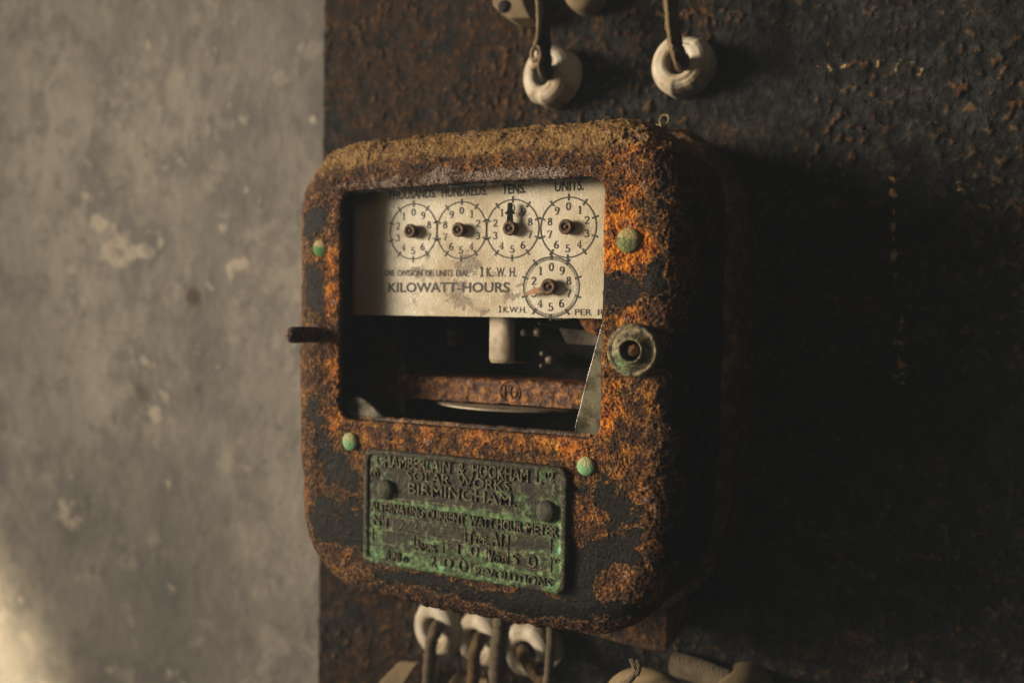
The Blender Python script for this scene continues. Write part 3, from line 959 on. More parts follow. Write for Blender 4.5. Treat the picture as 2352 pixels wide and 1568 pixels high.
# hubs and the two hands that are left
HUBP = [(0.0028, 0), (0.0028, 0.0009), (0.0026, 0.0012), (0.0026, 0.0016), (0.0032, 0.0018), (0.0032, 0.0029), (0.0028, 0.0034), (0.0018, 0.0035), (0.0016, 0.0028), (0.0010, 0.0028), (0.0008, 0.0034), (0.0001, 0.0035)]
for k, (cx, cz) in enumerate(CEN):
    mb = MB()
    s = 1.0 if k < 4 else 1.08
    mb.lathe((0, 0, 0), [(r * s, h) for r, h in HUBP], 36, jitter=lambda q: q * (1 + random.uniform(-0.012, 0.012)))
    me = mb.mesh('pointer_hub')
    o = link('pointer_hub', me, MT['hub'])
    o.location = Vector((cx, YD, cz)) - MO
    o.parent = meter
    if k in (2, 4):
        ang = math.radians(90 if k == 2 else 196)
        L = 0.0108 if k == 2 else 0.0112
        wk = 1.7 if k == 2 else 1.3
        m2 = MB()
        prof = [(0.0026, 0.0009), (0.0058, 0.0007), (0.0064, 0.0016), (0.0071, 0.0009), (0.0078, 0.0007), (L, 0.00055)]
        top = [(p, w * wk) for p, w in prof] + [(p, -w * wk) for p, w in reversed(prof)]
        poly = [(p * math.cos(ang) - w * math.sin(ang), p * math.sin(ang) + w * math.cos(ang)) for p, w in top]
        m2.prism(poly, -0.0022, -0.0029)
        h = m2.build('pointer_hand', MT['hand_black' if k == 2 else 'hand_tan'], o, smooth=False)
        h['label'] = 'black pointer hand' if k == 2 else 'pale rusty pointer hand'

# ------------------------------------------------------------------ works inside
mb = MB()
a, b = B(1125, 725, -0.078), B(1180, 833, -0.078)
path = [(-0.078 , a[2] + 0.012), (-0.078, b[2] + 0.002), (-0.0772, b[2] + 0.0004), (-0.0755, b[2] - 0.0006), (-0.066, b[2] - 0.0008)]
x0, x1 = a[0], b[0]
vs = []
for y, z in path:
    vs += [(x0, y, z), (x1, y, z)]
for y, z in path:
    vs += [(x0, y + 0.0009, z + 0.0008), (x1, y + 0.0009, z + 0.0008)]
n = len(path)
fs = []
for i in range(n - 1):
    p, q = 2 * i, 2 * i + 2
    fs += [(p, p + 1, q + 1, q), (2 * n + p, 2 * n + q, 2 * n + q + 1, 2 * n + p + 1), (p, q, 2 * n + q, 2 * n + p), (p + 1, 2 * n + p + 1, 2 * n + q + 1, q + 1)]
mb.add(vs, fs)
st = child(mb.build('strap', MT['strap']))

yM = -0.076
bz0, bz1 = B(1200, 931, yM)[2], B(1200, 874, yM)[2]
nu, nv = 260, 44
xs = np.linspace(-0.072, 0.045, nu)
prof = []
for k in range(nv):
    t = k / (nv - 1)
    if t < 0.35:
        prof.append((-0.045 - (0.031 - 0.002) * t / 0.35, bz1))
    elif t < 0.45:
        a = (t - 0.35) / 0.1 * math.pi / 2
        prof.append((yM + 0.002 - 0.002 * math.sin(a), bz1 - 0.002 + 0.002 * math.cos(a)))
    else:
        prof.append((yM, bz1 - 0.002 - (bz1 - 0.002 - bz0) * (t - 0.45) / 0.55))
prof.append((-0.05, bz0))
nv = len(prof)
V = np.array([(x, y, z) for (y, z) in prof for x in xs])
N = grid_normals(V, nu, nv, False)
sg = -1 if N[nu * 30, 1] > 0 else 1
V = V + sg * N * (0.0004 * fbm(V, 260, 4) + 0.0003 * fbm(V, 60, 2))[:, None]
mag = child(link('brake_magnet', grid_mesh('brake_magnet', V, nu, nv), MT['magnet']))
mk = MB()
c = B(1172, 899, yM)
rr = 0.0049
for r_, pts in ((0.0003, arc(c[0], c[2], rr, rr, 0, 360, 40)),):
    mk.tube([(p[0], yM - 0.0001, p[1]) for p in pts], r_, 8)
lt = lambda pts: mk.tube([(c[0] + p[0] * rr, yM - 0.0001, c[2] + p[1] * rr) for p in pts], 0.0003, 8)
lt([(-0.55, -0.6), (-0.55, 0.55)]); lt([(-0.55, 0.55), (-0.05, 0.55)]); lt([(-0.55, 0.02), (-0.12, 0.02)])
lt(arc(0.32, -0.02, 0.30, 0.56, 40, 330, 16)); lt([(0.60, -0.3), (0.60, -0.02), (0.36, -0.02)])
o = child(mk.build('maker_mark', MT['magnet']))
o.parent = mag
o.matrix_parent_inverse = Matrix.Identity(4)

mb = MB()
dzc = B(1250, 953, -0.0862)[2]
mb.lathe((-0.018, -0.0405, dzc), [(0.002, 0.0014), (0.0455, 0.0014), (0.0462, 0.0010), (0.0464, 0.0004), (0.0462, 0), (0.002, 0)], 160, 'z')
child(mb.build('rotor_disc', MT['disc']))

# small works in the dark behind the dial
for (px, py, y, r) in ((1033, 764, -0.056, 0.0028), (1033, 786, -0.056, 0.0018), (1240, 742, -0.066, 0.0010), (1235, 763, -0.058, 0.0022), (1203, 764, -0.056, 0.0018), (1262, 826, -0.056, 0.0022), (1243, 840, -0.058, 0.0010), (1245, 812, -0.058, 0.0012)):
    p = B(px, py, y)
    mb = MB()
    mb.lathe((0, 0, 0), [(r, -0.012), (r, 0), (r * 0.8, r * 0.4), (0.0001, r * 0.5)], 20)
    o = mb.build('screw', MT['pale'])
    o.location = Vector(p) - MO
    o.parent = meter
mb = MB()
p = B(1330, 772, -0.060)
mb.prism([(p[0] - 0.010, p[2] + 0.0035), (p[0] + 0.016, p[2] + 0.002), (p[0] + 0.016, p[2] - 0.004), (p[0] - 0.006, p[2] - 0.0035)], -0.052, -0.060)
child(mb.build('bracket', MT['pale'], smooth=False))
mb = MB()
p = B(1366, 742, -0.076)
mb.lathe((p[0], -0.066, p[2] + 0.004), [(0.0001, 0.012), (0.006, 0.011), (0.0085, 0.008), (0.0095, 0.003), (0.0095, -0.006)], 32, jitter=lambda q: q * (1 + random.uniform(-0.03, 0.03)))
child(mb.build('spacer_post', MT['magnet']))
mb = MB()
cx, cz = CEN[4]
for k in range(40):
    a = math.radians(180 + 180 * k / 39)
    mb.box((cx + 0.0024 + 0.0132 * math.cos(a), YD + 0.004, cz + 0.0132 * math.sin(a)), (0.0006, 0.0015, 0.0012), Matrix.Rotation(-a + math.pi / 2, 3, 'Y'))
mb.lathe((cx + 0.0024, YD + 0.0047, cz), [(0.0001, 0.0), (0.0126, 0.0), (0.0126, 0.0014), (0.0001, 0.0014)], 40)
child(mb.build('gear_wheel', MT['pale'], smooth=False))

# ------------------------------------------------------------------ broken glass left in the window
z3 = lambda x, y: ((1300 + x * .5952) * .57422, (1200 + y * .5952) * .57422)


def shard(pts, y, th, lab):
    mb = MB()
    poly = []
    for p in pts:
        q = B(*z3(*p), y)
        poly.append((q[0], q[2]))
    mb.prism(poly, y + th, y)
    o = child(mb.build('glass_shard', MT['glass'], smooth=False))
    o['label'] = lab
    bevel(o, 0.0003, 2)


shard([(170, 860), (150, 700), (163, 672), (200, 645), (245, 655), (290, 690), (345, 740), (385, 785), (425, 830), (435, 870)], -0.0945, 0.0022, 'small pointed remnant of dusty window glass')
shard([(1905, 120), (1905, 960), (1720, 965), (1662, 912), (1664, 898), (1680, 880), (1676, 858), (1690, 800), (1710, 730), (1735, 620), (1762, 510), (1790, 410), (1815, 320), (1840, 225), (1862, 150)], -0.0945, 0.0022, 'long narrow sliver of dusty window glass')

# ------------------------------------------------------------------ rivets, stud and nut on the cover
for (px, py, r, m, lab) in ((738, 570, 0.0041, 'rivet_emerald', 'emerald green rivet with a tan cap'), (1445, 552, 0.0049, 'rivet_moss', 'mossy olive green rivet'), (806, 1013, 0.0041, 'rivet_mint', 'pale mint green rivet'), (1347, 1070, 0.0038, 'rivet_mint', 'pale mint green rivet')):
    p = B(px, py)
    if px == 738:
        p = B(px, py, -0.0990)
    mb = MB()
    prof = [(r, -0.003), (r, 0.0006)] + [(r * math.cos(a), 0.0006 + r * 0.42 * math.sin(a)) for a in np.linspace(0, math.pi / 2 - 0.02, 9)[1:]]
    rg = 0.035 if 'moss' in m else 0.012
    ns = {}
    mb.lathe((0, 0, 0), prof, 40, jitter=lambda q: q * (1 + rg * math.sin(q.x * 3300 + 2 * q.z * 1700) * math.sin(q.z * 4100 + q.y * 900)))
    o = mb.build('rivet', MT[m])
    o.location = Vector(p) - MO
    o.parent = meter
    o['label'] = lab

p = B(728, 768)
mb = MB()
prof = [(0.0062, -0.006), (0.0062, 0.0008), (0.0050, 0.0022), (0.0036, 0.003)]
for k in range(26):
    prof.append((0.0035 + (0.00022 if k % 2 else -0.00015), 0.003 + 0.0155 * k / 25))
prof += [(0.0032, 0.0192), (0.0026, 0.0206), (0.0016, 0.0214), (0.0001, 0.0217)]
mb.lathe((0, 0, 0), prof, 28, jitter=lambda q: q * (1 + random.uniform(-0.008, 0.008)))
o = mb.build('cover_stud', MT['stud'])
o.location = Vector((p[0], -0.0985, p[2])) - MO
o.parent = meter

pc = B(1450, 805, -0.109)
mb = MB()
mb.lathe((0, 0, 0), [(0.0098, -0.004), (0.0098, 0.0035), (0.0102, 0.0045), (0.0102, 0.0075), (0.0096, 0.0083), (0.0088, 0.0086), (0.0083, 0.0080), (0.0078, 0.0084), (0.0054, 0.0092), (0.0050, 0.0104), (0.0042, 0.0108), (0.0038, 0.0100), (0.0036, 0.001)], 72, jitter=lambda q: q * (1 + random.uniform(-0.006, 0.006)))
me = mb.mesh('clamp_nut')
vv = np.array(mb.v)
put_attr(me, 'green', 0.0 + 0.55 * sstep(0.0, 0.008, np.hypot(vv[:, 0] + 0.003, vv[:, 2] + 0.004) * -1 + 0.008))
o = link('clamp_nut', me, MT['nut'])
o.location = Vector((pc[0], -0.1, pc[2])) - MO
o.parent = meter
mb = MB()
mb.lathe((0, 0, 0), [(0.0024, -0.004), (0.0025, 0.0078), (0.0020, 0.0088), (0.0001, 0.0092)], 24, jitter=lambda q: q * (1 + random.uniform(-0.02, 0.02)))
mb.build('stud', MT['magnet'], o)

# seal wire eye at the top right of the base
mb = MB()
p = B(1525, 276, -0.047)
mb.tube([(p[0] + 0.0022 * math.cos(t), -0.047 + 0.0004 * t, p[2] + 0.0024 * math.sin(t)) for t in np.linspace(-1.2, 5.2, 26)], 0.0005, 8)
mb.tube([(p[0] - 0.0165 + 0.0155 * k / 12, -0.047, p[2] - 0.0035 + 0.0010 * k / 12 + 0.0002 * math.sin(k)) for k in range(13)], 0.0012, 8, 0.2)
child(mb.build('seal_wire', MT['twine']))

# ------------------------------------------------------------------ nameplate
PX0, PX1, PZ0, PZ1 = -0.0722, 0.0268, -0.1012, -0.0495
YP = -0.1016
mb = MB()
nu, nv = 300, 170
gx, gz = np.meshgrid(np.linspace(0, 1, nu), np.linspace(0, 1, nv))
# inset rounded-rectangle loops keep the border crisp
LP = loop_pts(PX0, PX1, PZ0, PZ1, (0.005, 0.005, 0.005, 0.005), (90, 50, 14))
LN = loop_norm(LP)
rows = []
cx, cz = (PX0 + PX1) / 2, (PZ0 + PZ1) / 2
for ins, y in ((0, -0.0990), (0, -0.1012), (0.0003, -0.1020), (0.0009, -0.1024), (0.0022, -0.1024), (0.0028, -0.1020), (0.0031, YP)):
    q = LP - LN * ins
    rows.append(np.stack([q[:, 0], np.full(len(q), y), q[:, 1]], 1))
base = LP - LN * 0.0031
for t in np.linspace(0.02, 1.0, 60):
    zz = cz
    q = base.copy()
    q[:, 0] = cx + (base[:, 0] - cx) * (1 - t)
    q[:, 1] = cz + (base[:, 1] - cz) * (1 - t)
    rows.append(np.stack([q[:, 0], np.full(len(q), YP), q[:, 1]], 1))
V = np.concatenate(rows)
V[:, 1] += 0.00022 * fbm(V, 160, 3) * sstep(-0.0995, -0.1012, V[:, 1])
me = grid_mesh('nameplate', V, len(LP), len(rows), True)
zq = lambda x, y: ((1400 + x * .42735) * .57422, (1750 + y * .42735) * .57422)
GB = [(260, 210, 60, 60, .5), (1850, 330, 110, 60, .75), (1980, 600, 70, 200, .25), (190, 400, 40, 90, .4), (360, 400, 50, 40, .45), (1740, 640, 70, 80, .5), (1930, 780, 90, 60, .6), (600, 640, 380, 28, .65), (1200, 710, 400, 28, .6), (1720, 800, 240, 40, .45), (260, 640, 60, 60, .4), (250, 800, 60, 60, .4), (180, 900, 30, 200, .5), (230, 1110, 60, 60, .6), (420, 1110, 140, 60, .65), (860, 1220, 70, 60, .7), (600, 1190, 200, 60, .5), (1200, 1330, 200, 40, .45), (1470, 1360, 80, 30, .55), (1880, 1390, 80, 60, .8), (1960, 1060, 30, 70, .85), (1950, 1200, 60, 120, .35), (1760, 1340, 140, 60, .4), (1000, 1180, 200, 60, .35), (1310, 330, 90, 60, .35), (850, 300, 200, 40, .2), (460, 220, 200, 50, .35), (1900, 900, 50, 80, .4)]
BB = [(800, 480, 420, 90, -.35), (900, 860, 240, 70, -.5), (1650, 980, 180, 60, -.45), (1350, 600, 300, 60, -.3), (600, 860, 200, 50, -.3), (1230, 1050, 60, 60, -.2), (1930, 380, 40, 50, -.6), (700, 1160, 80, 30, -.4), (1300, 1160, 60, 30, -.25)]


def greenness(V):
    l = [(zq(x, y)[0], zq(x, y)[1], rx * .2454, rz * .2454, w) for (x, y, rx, rz, w) in GB + BB]
    edge = np.minimum(np.minimum(V[:, 0] - PX0, PX1 - V[:, 0]), np.minimum(V[:, 2] - PZ0, PZ1 - V[:, 2]))
    return 0.36 + 0.9 * blobs(V[:, [0, 2]], l, -0.1016) - 0.30 * sstep(0.0034, 0.0022, edge) - 0.22 * sstep(-0.074, -0.068, V[:, 2]) + 0.25 * sstep(-0.085, -0.10, V[:, 2])


put_attr(me, 'green', greenness(V))
plate = child(link('nameplate', me, MT['plate']))

lt = MB()


def ptxt(s, x0, y0, x1, y1, h, bold=0.008, ex=0.00058, rot=0.0):
    a, b = B(*zq(x0, y0), YP), B(*zq(x1, y1), YP)
    v, f = text_mesh(s, a[0], b[0], (a[2] + b[2]) / 2 if not rot else a[2], h, YP, 0.0, bold, rot)
    # raised letters with sloping flanks
    n = len(v)
    top = v.copy()
    top[:, 1] = YP - ex
    lt.add(top, f)
    edges = {}
    for q in f:
        for i in range(len(q)):
            e = (q[i], q[(i + 1) % len(q)])
            edges[e] = 1
    for (i, j) in list(edges):
        if (j, i) not in edges:
            p, q2 = v[i], v[j]
            t = q2 - p
            nn = np.array([t[2], 0, -t[0]])
            nn /= (np.linalg.norm(nn) + 1e-12)
            o_ = nn * 0.00022
            lt.add([top[i], top[j], (q2 + o_) * [1, 0, 1] + [0, YP + 0.0003, 0], (p + o_) * [1, 0, 1] + [0, YP + 0.0003, 0]], [(0, 1, 2, 3), (3, 2, 1, 0)][:1])


ptxt('CHAMBERLAIN', 250, 262, 940, 335, 0.0060)
ptxt('&', 1010, 345, 1075, 352, 0.0054)
ptxt('HOOKHAM', 1145, 362, 1670, 415, 0.0060)
ptxt('L', 1735, 428, 1800, 436, 0.0060)
ptxt('TD', 1808, 372, 1905, 384, 0.0033)
ptxt('SOLAR', 535, 388, 935, 440, 0.0044, 0.0)
ptxt('WORKS', 1010, 448, 1500, 500, 0.0044, 0.0)
ptxt('BIRMINGHAM.', 548, 512, 1550, 650, 0.0052, 0.004)
ptxt('ALTERNATING', 195, 670, 690, 750, 0.0044)
ptxt('CURRENT', 725, 755, 1075, 810, 0.0044)
ptxt('WATT-HOUR', 1115, 815, 1610, 880, 0.0044)
ptxt('METER', 1650, 885, 1945, 928, 0.0044)
ptxt('Nº', 220, 805, 318, 825, 0.0046)
ptxt('1', 335, 840, 350, 842, 0.0046)
for ch, x, y in (('3', 385, 842), ('7', 480, 858), ('2', 605, 866)):
    ptxt(ch, x - 22, y, x + 30, y + 4, 0.0042, -0.004, 0.00022)
ptxt('T', 1110, 985, 1150, 990, 0.0056)
ptxt('YPE', 1155, 980, 1285, 990, 0.0034, 0.002)
ptxt('A1.', 1325, 1000, 1460, 1020, 0.0056)
ptxt('A', 612, 1048, 660, 1052, 0.0048)
ptxt('MPS', 665, 1052, 805, 1072, 0.0034, 0.002)
ptxt('1', 1000, 1078, 1016, 1080, 0.0044)
ptxt('0', 1122, 1108, 1200, 1112, 0.0050, -0.006)
ptxt('V', 1290, 1155, 1345, 1160, 0.0052)
ptxt('OLTS', 1345, 1162, 1475, 1180, 0.0032, 0.002)
ptxt('5', 1510, 1172, 1570, 1178, 0.0046, -0.004)
ptxt('0', 1660, 1205, 1745, 1212, 0.0052, -0.006)
ptxt('(UNI', 340, 1140, 470, 1158, 0.0044, 0.002)
ptxt('O', 500, 1165, 540, 1170, 0.0030, 0.002)
ptxt('2', 745, 1195, 800, 1200, 0.0048, -0.004)
ptxt('0', 870, 1212, 955, 1218, 0.0050, -0.006)
ptxt('0', 1010, 1245, 1095, 1250, 0.0056, -0.006)
ptxt('REVOLUTIONS', 1175, 1290, 1885, 1400, 0.0040, 0.002)
ptxt('2', 1985, 1185, 2040, 1185, 0.0036, 0.0, 0.0004, math.pi / 2)


def pline(x0, y0, x1, y1, w=0.0005, h=0.00035):
    a, b = B(*zq(x0, y0), YP), B(*zq(x1, y1), YP)
    horizontal = abs(a[0] - b[0]) > abs(a[2] - b[2])
    if horizontal:
        a[2] = b[2] = (a[2] + b[2]) / 2
    else:
        a[0] = b[0] = (a[0] + b[0]) / 2
    mid = (a + b) / 2
    L = abs(b[0] - a[0]) if horizontal else abs(b[2] - a[2])
    lt.box((mid[0], YP - h / 2 + 0.0002, mid[2]), (L, h + 0.0004, w) if horizontal else (w, h + 0.0004, L))


for ln in ((420, 540, 1640, 740), (340, 735, 1080, 840), (330, 735, 330, 845), (1078, 845, 1078, 965), (215, 845, 1080, 965), (1478, 880, 1478, 1050), (1480, 890, 1878, 950), (1878, 950, 1878, 1080), (870, 965, 870, 1075), (600, 900, 600, 1040), (870, 965, 1280, 1025), (1278, 1020, 1278, 1140), (1478, 1050, 1478, 1180), (1480, 1055, 1880, 1115), (1880, 1115, 1880, 1250), (1480, 1190, 1880, 1250), (480, 1070, 1135, 1150), (1135, 1140, 1135, 1270), (215, 850, 215, 960), (215, 965, 600, 1030)):
    pline(*ln)
c = B(*zq(235, 335), YP)
lt.tube([(q[0], YP - 0.0001, q[1]) for q in arc(c[0], c[2], 0.0019, 0.0021, 0, 360, 28)], 0.0004, 8)
lt.box((c[0], YP - 0.0002, c[2]), (0.0006, 0.0008, 0.0022))
u = B(*zq(1865, 405), YP)
lt.box((u[0], YP - 0.0001, u[2]), (0.0042, 0.0008, 0.0005))
me = lt.mesh('raised_lettering')
put_attr(me, 'green', -0.15 - 0.55 * sstep(-0.070, -0.076, np.array(lt.v)[:, 2]))
o = child(link('raised_lettering', me, MT['letters'], smooth=False))
o.parent = plate
o.matrix_parent_inverse = Matrix.Identity(4)
for (x, y) in ((318, 487), (1825, 695)):
    p = B(*zq(x, y), -0.1035)
    r = 0.0044
    mb = MB()
    mb.lathe((0, 0, 0), [(r * 1.03, -0.0005), (r, 0.0008)] + [(r * math.cos(a), 0.0008 + r * 0.5 * math.sin(a)) for a in np.linspace(0, math.pi / 2 - 0.02, 10)[1:]], 40, jitter=lambda q: q * (1 + random.uniform(-0.006, 0.006)))
    o = mb.build('plate_rivet', MT['plate_rivet'], plate)
    o.location = Vector((p[0], YP, p[2])) - MO
    o.matrix_parent_inverse = Matrix.Identity(4)
# plate itself carries a parent inverse, so its children written in meter space need the same shift undone
for ch in plate.children:
    if ch.name.startswith('plate_rivet'):
        ch.location = ch.location + MO


# ------------------------------------------------------------------ porcelain bushings and their cables
def bushing(px, py, label, chips=(), R=0.0162, bite=None, tilt=0.0):
    p = B(px, py, -0.0145)
    prof = [(R * 0.92, 0), (R, 0.001), (R, 0.0085), (R * 0.97, 0.0105), (R * 0.86, 0.0135), (R * 0.74, 0.0148), (R * 0.52, 0.0150), (R * 0.42, 0.0142), (R * 0.36, 0.012), (R * 0.34, 0.002)]
    fine = []
    for i in range(len(prof) - 1):
        for t in np.linspace(0, 1, 5)[:-1]:
            fine.append((prof[i][0] * (1 - t) + prof[i + 1][0] * t, prof[i][1] * (1 - t) + prof[i + 1][1] * t))
    fine.append(prof[-1])

    def jit(q):
        a = math.degrees(math.atan2(q.z, q.x))
        r = math.hypot(q.x, q.z)
        f = 1.0
        yy = q.y
        for (ca, wd, dp) in chips:
            dd = abs((a - ca + 180) % 360 - 180)
            if dd < wd and r > R * 0.62:
                k = (1 - dd / wd) ** 0.5
                f -= dp * k * (r / R)
                yy += 0.0035 * k * dp / 0.2 if q.y < -0.006 else 0
        return Vector((q.x * f, yy, q.z * f))
    mb = MB()
    mb.lathe((0, 0, 0), fine, 96, jitter=jit)
    if bite:
        keep = []
        for q in mb.f:
            c = np.mean([mb.v[i] for i in q], axis=0)
            a = math.degrees(math.atan2(c[2], c[0]))
            if not any(lo < a + 4 * math.sin(c[1] * 1500) < hi and c[1] < -0.003 for lo, hi in bite):
                keep.append(q)
        mb.f = keep
    o = mb.build('porcelain_bushing', MT['porcelain'])
    if bite:
        s = o.modifiers.new('wall', 'SOLIDIFY')
        s.thickness, s.offset = 0.003, -1
    o.rotation_euler[2] = math.radians(-tilt)
    o.location = (p[0] + 0.0145 * math.sin(math.radians(tilt)), -0.0145 + 0.0145 * math.cos(math.radians(tilt)), p[2])
    tag(o, label, 'bushing', 'porcelain cable bushings in the panel')
    return p


def curve(pts, n=40):
    pts = [Vector(p) for p in pts]
    out = []
    m = len(pts) - 1
    for i in range(m):
        p0, p1, p2, p3 = pts[max(i - 1, 0)], pts[i], pts[i + 1], pts[min(i + 2, m)]
        k = max(2, n // m)
        for s in range(k):
            t = s / k
            out.append(0.5 * ((2 * p1) + (p2 - p0) * t + (2 * p0 - 5 * p1 + 4 * p2 - p3) * t * t + (3 * p1 - p0 - 3 * p2 + p3) * t ** 3))
    out.append(pts[-1])
    return out


def bp(px, py, y):
    return tuple(B(px, py, y))


bushing(1243, 168, 'upper porcelain bushing with a black cable, chipped along its lower left', ((-112, 14, 0.07), (-60, 30, 0.05), (60, 40, 0.08)), R=0.0160, tilt=20)
bushing(1556, 141, 'upper porcelain bushing with a brown braided cable, at the right above the meter', ((-78, 26, 0.09), (-40, 20, 0.05), (75, 30, 0.10)), R=0.0150, tilt=5)
bushing(992, 1446, 'lower porcelain bushing furthest left under the meter, smooth and whole', ((-75, 30, 0.06),), R=0.0166, tilt=12)
bushing(1090, 1472, 'middle one of the three bushings under the meter, with a cable falling straight down', ((-90, 40, 0.08), (110, 25, 0.05)), R=0.0162, tilt=12)
bushing(1205, 1500, 'broken bushing under the meter with a large piece missing at its lower right', ((-60, 50, 0.15), (100, 25, 0.05), (160, 20, 0.08)), bite=((-62, -8),), R=0.0160, tilt=8)


def cable(name, pts, r, mat, label, cat='cable', group='old cables through the bushings', wob=0.05, extra=None):
    mb = MB()
    c = curve(pts, 60)
    mb.tube(c, [r * (1 + 0.06 * math.sin(i * 0.9) + random.uniform(-wob, wob)) for i in range(len(c))], 14, wob)
    o = mb.build(name, MT[mat])
    return tag(o, label, cat, group)


c1 = cable('cable', [bp(1248, -60, -0.026), bp(1247, 0, -0.026), bp(1248, 60, -0.027), bp(1249, 110, -0.0275), bp(1251, 150, -0.024), bp(1253, 172, -0.016), bp(1255, 176, -0.004), bp(1255, 176, 0.004)], 0.0037, 'cable_dark', 'black cable dropping into the left upper bushing')
mb = MB()
mb.tube(curve([bp(1230, -40, -0.0315), bp(1236, 20, -0.032), bp(1235, 90, -0.0325), bp(1222, 120, -0.0325), bp(1226, 140, -0.033), bp(1243, 128, -0.034), bp(1238, 150, -0.033), bp(1246, 175, -0.024)], 60), 0.0011, 8, 0.2)
mb.tube(curve([bp(1238, -40, -0.031), bp(1240, 60, -0.032), bp(1229, 100, -0.0325), bp(1240, 112, -0.0325), bp(1240, 140, -0.031), bp(1222, 160, -0.026)], 60), 0.0009, 8, 0.2)
mb.build('frayed_braid', MT['twine'], c1)
c2 = cable('cable', [bp(1540, -60, -0.026), bp(1540, 0, -0.026), bp(1545, 60, -0.027), bp(1551, 100, -0.0275), bp(1559, 128, -0.024), bp(1566, 148, -0.015), bp(1567, 150, -0.004), bp(1567, 150, 0.004)], 0.0033, 'cable_rust', 'brown braided cable dropping into the right upper bushing')
mb = MB()
mb.tube(curve([bp(1527, -40, -0.030), bp(1534, 30, -0.031), bp(1540, 90, -0.0315), bp(1550, 125, -0.030), bp(1560, 150, -0.018)], 50), 0.0011, 8, 0.25)
mb.build('frayed_braid', MT['twine'], c2)

cable('cable', [bp(1006, 1432, 0.004), bp(1006, 1434, -0.010), bp(1002, 1445, -0.021), bp(991, 1475, -0.025), bp(987, 1520, -0.025), bp(984, 1570, -0.025), bp(982, 1640, -0.025)], 0.0034, 'cable_grey', 'grey brown cable hanging from the leftmost lower bushing')
cable('cable', [bp(1104, 1458, 0.004), bp(1104, 1460, -0.010), bp(1099, 1473, -0.022), bp(1090, 1500, -0.025), bp(1088, 1540, -0.025), bp(1086, 1580, -0.025), bp(1084, 1650, -0.025)], 0.0033, 'cable_rust', 'brown cable hanging from the middle lower bushing')
cable('cable', [bp(1150, 1400, -0.025), bp(1149, 1440, -0.03), bp(1144, 1480, -0.034), bp(1142, 1520, -0.034), bp(1140, 1570, -0.034), bp(1139, 1650, -0.034)], 0.0040, 'cable_grey', 'thick grey brown cable falling past the middle and broken lower bushings')
cable('cable', [bp(1205, 1490, 0.004), bp(1203, 1490, -0.010), bp(1200, 1500, -0.021), bp(1216, 1530, -0.026), bp(1235, 1555, -0.027), bp(1262, 1575, -0.027), bp(1290, 1640, -0.027)], 0.0030, 'cable_rust', 'brown cable slanting down to the right out of the broken bushing')
cable('cable', [bp(1266, 1440, -0.028), bp(1265, 1480, -0.030), bp(1262, 1520, -0.030), bp(1258, 1560, -0.029), bp(1240, 1620, -0.028)], 0.0023, 'cable_grey', 'thin cable falling at the right of the broken bushing')


# pale pieces cut by the picture's edges
def slab(name, pts, y0, y1, mat, label, cat, hole=None):
    mb = MB()
    poly = [(B(px, py, y1)[0], B(px, py, y1)[2]) for px, py in pts]
    mb.prism(poly, y0, y1)
    o = mb.build(name, MT[mat], smooth=False)
    bevel(o, 0.0012, 3)
    if hole:
        m2 = MB()
        q = B(*hole, y1)
        m2.lathe((q[0], y1, q[2]), [(0.0034, -0.001), (0.0034, 0.0005), (0.0018, 0.0012), (0.0001, 0.0012)], 24)
        m2.build('screw_head', MT['black'], o)
    return tag(o, label, cat)


slab('porcelain_cleat', [(1128, -30), (1131, 12), (1150, 32), (1172, 43), (1219, 41), (1206, 12), (1194, -30)], 0.0, -0.016, 'card', 'yellowed porcelain cleat with dark screw hole, left of the black cable', 'cleat', (1158, 16))
mb = MB()
p = B(1335, -28, -0.012)
mb.lathe((0, 0, 0), [(0.0105, 0), (0.0105, 0.009), (0.009, 0.0115), (0.004, 0.012), (0.0035, 0.010), (0.0035, 0.001)], 40)
o = mb.build('porcelain_insulator', MT['card'])
o.location = (p[0], 0, p[2])
tag(o, 'yellowed round porcelain insulator just entering at the top edge between the two cables', 'insulator')
slab('card_tag', [(868, 1568), (915, 1520), (958, 1524), (942, 1548), (915, 1590), (860, 1600)], -0.012, -0.016, 'card', 'yellowed card tag below the leftmost lower bushing', 'tag')
slab('card_tag', [(1030, 1566), (1045, 1545), (1062, 1552), (1120, 1562), (1130, 1600), (1015, 1600)], -0.012, -0.016, 'card', 'yellowed card tag at the bottom edge below the middle bushing', 'tag')

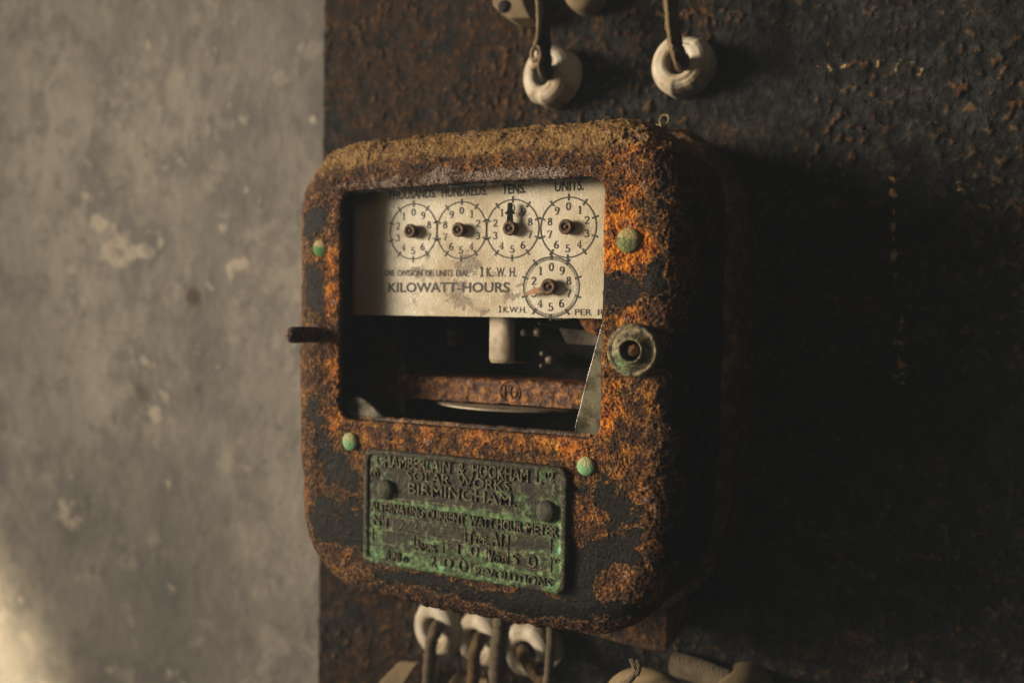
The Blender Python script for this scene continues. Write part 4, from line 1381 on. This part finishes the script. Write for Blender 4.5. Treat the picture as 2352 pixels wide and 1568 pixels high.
# saddle-shaped porcelain fuse cap and a pale conduit at the lower right
mb = MB()
p = B(1492, 1622, -0.052)
arcp = [(p[0] + 0.0165 * math.cos(t), -0.052, p[2] - 0.001 + 0.0130 * math.sin(t)) for t in np.linspace(0.15, math.pi - 0.15, 30)]
mb.tube(arcp, [0.0052] * 30, 16, 0.01)
o = mb.build('fuse_grip', MT['card'])
tag(o, 'curved porcelain fuse grip at the bottom edge, below the meter', 'fuse')
mb = MB()
mb.tube(curve([bp(1450, 1512, -0.060), bp(1459, 1538, -0.062), bp(1448, 1560, -0.063), bp(1415, 1580, -0.063)], 30), 0.0012, 8, 0.1)
mb.tube(curve([bp(1464, 1515, -0.060), bp(1468, 1535, -0.062), bp(1462, 1550, -0.063)], 30), 0.0010, 8, 0.1)
o = mb.build('wire', MT['cable_grey'])
tag(o, 'thin bent wires over the porcelain fuse grip at the bottom edge', 'wire')
mb = MB()
mb.tube(curve([bp(1545, 1522, -0.006), bp(1620, 1545, -0.008), bp(1690, 1578, -0.012), bp(1760, 1640, -0.015)], 40), 0.0062, 16, 0.04)
o = mb.build('conduit', MT['cable_grey'])
tag(o, 'dusty grey brown conduit sloping down to the right at the bottom edge', 'conduit')
mb = MB()
p = B(1690, 1640, -0.03)
mb.lathe((0, 0, 0), [(0.013, 0), (0.013, 0.022), (0.0105, 0.028), (0.0055, 0.030), (0.0001, 0.030)], 48)
o = mb.build('porcelain_insulator', MT['card'])
o.location = (p[0], 0, p[2])
tag(o, 'yellowed porcelain insulator at the bottom edge beside the grey conduit', 'insulator')

# ------------------------------------------------------------------ tone veil added to lift the blacks
hm = bpy.data.materials.new('tone veil')
hm.use_nodes = True
ht = hm.node_tree
ht.nodes.remove(ht.nodes['Principled BSDF'])
hv = ht.nodes.new('ShaderNodeVolumePrincipled')
hv.inputs['Color'].default_value = (0.66, 0.80, 1.0, 1)
hv.inputs['Density'].default_value = 0.045
ht.links.new(hv.outputs[0], ht.nodes['Material Output'].inputs['Volume'])
mb = MB()
mb.box((-0.25, -0.19, -0.05), (2.6, 0.62, 1.8))
hz = mb.build('fill_haze', hm, smooth=False)  # added volume that only raises the darkest tones
hz['kind'] = 'stuff'
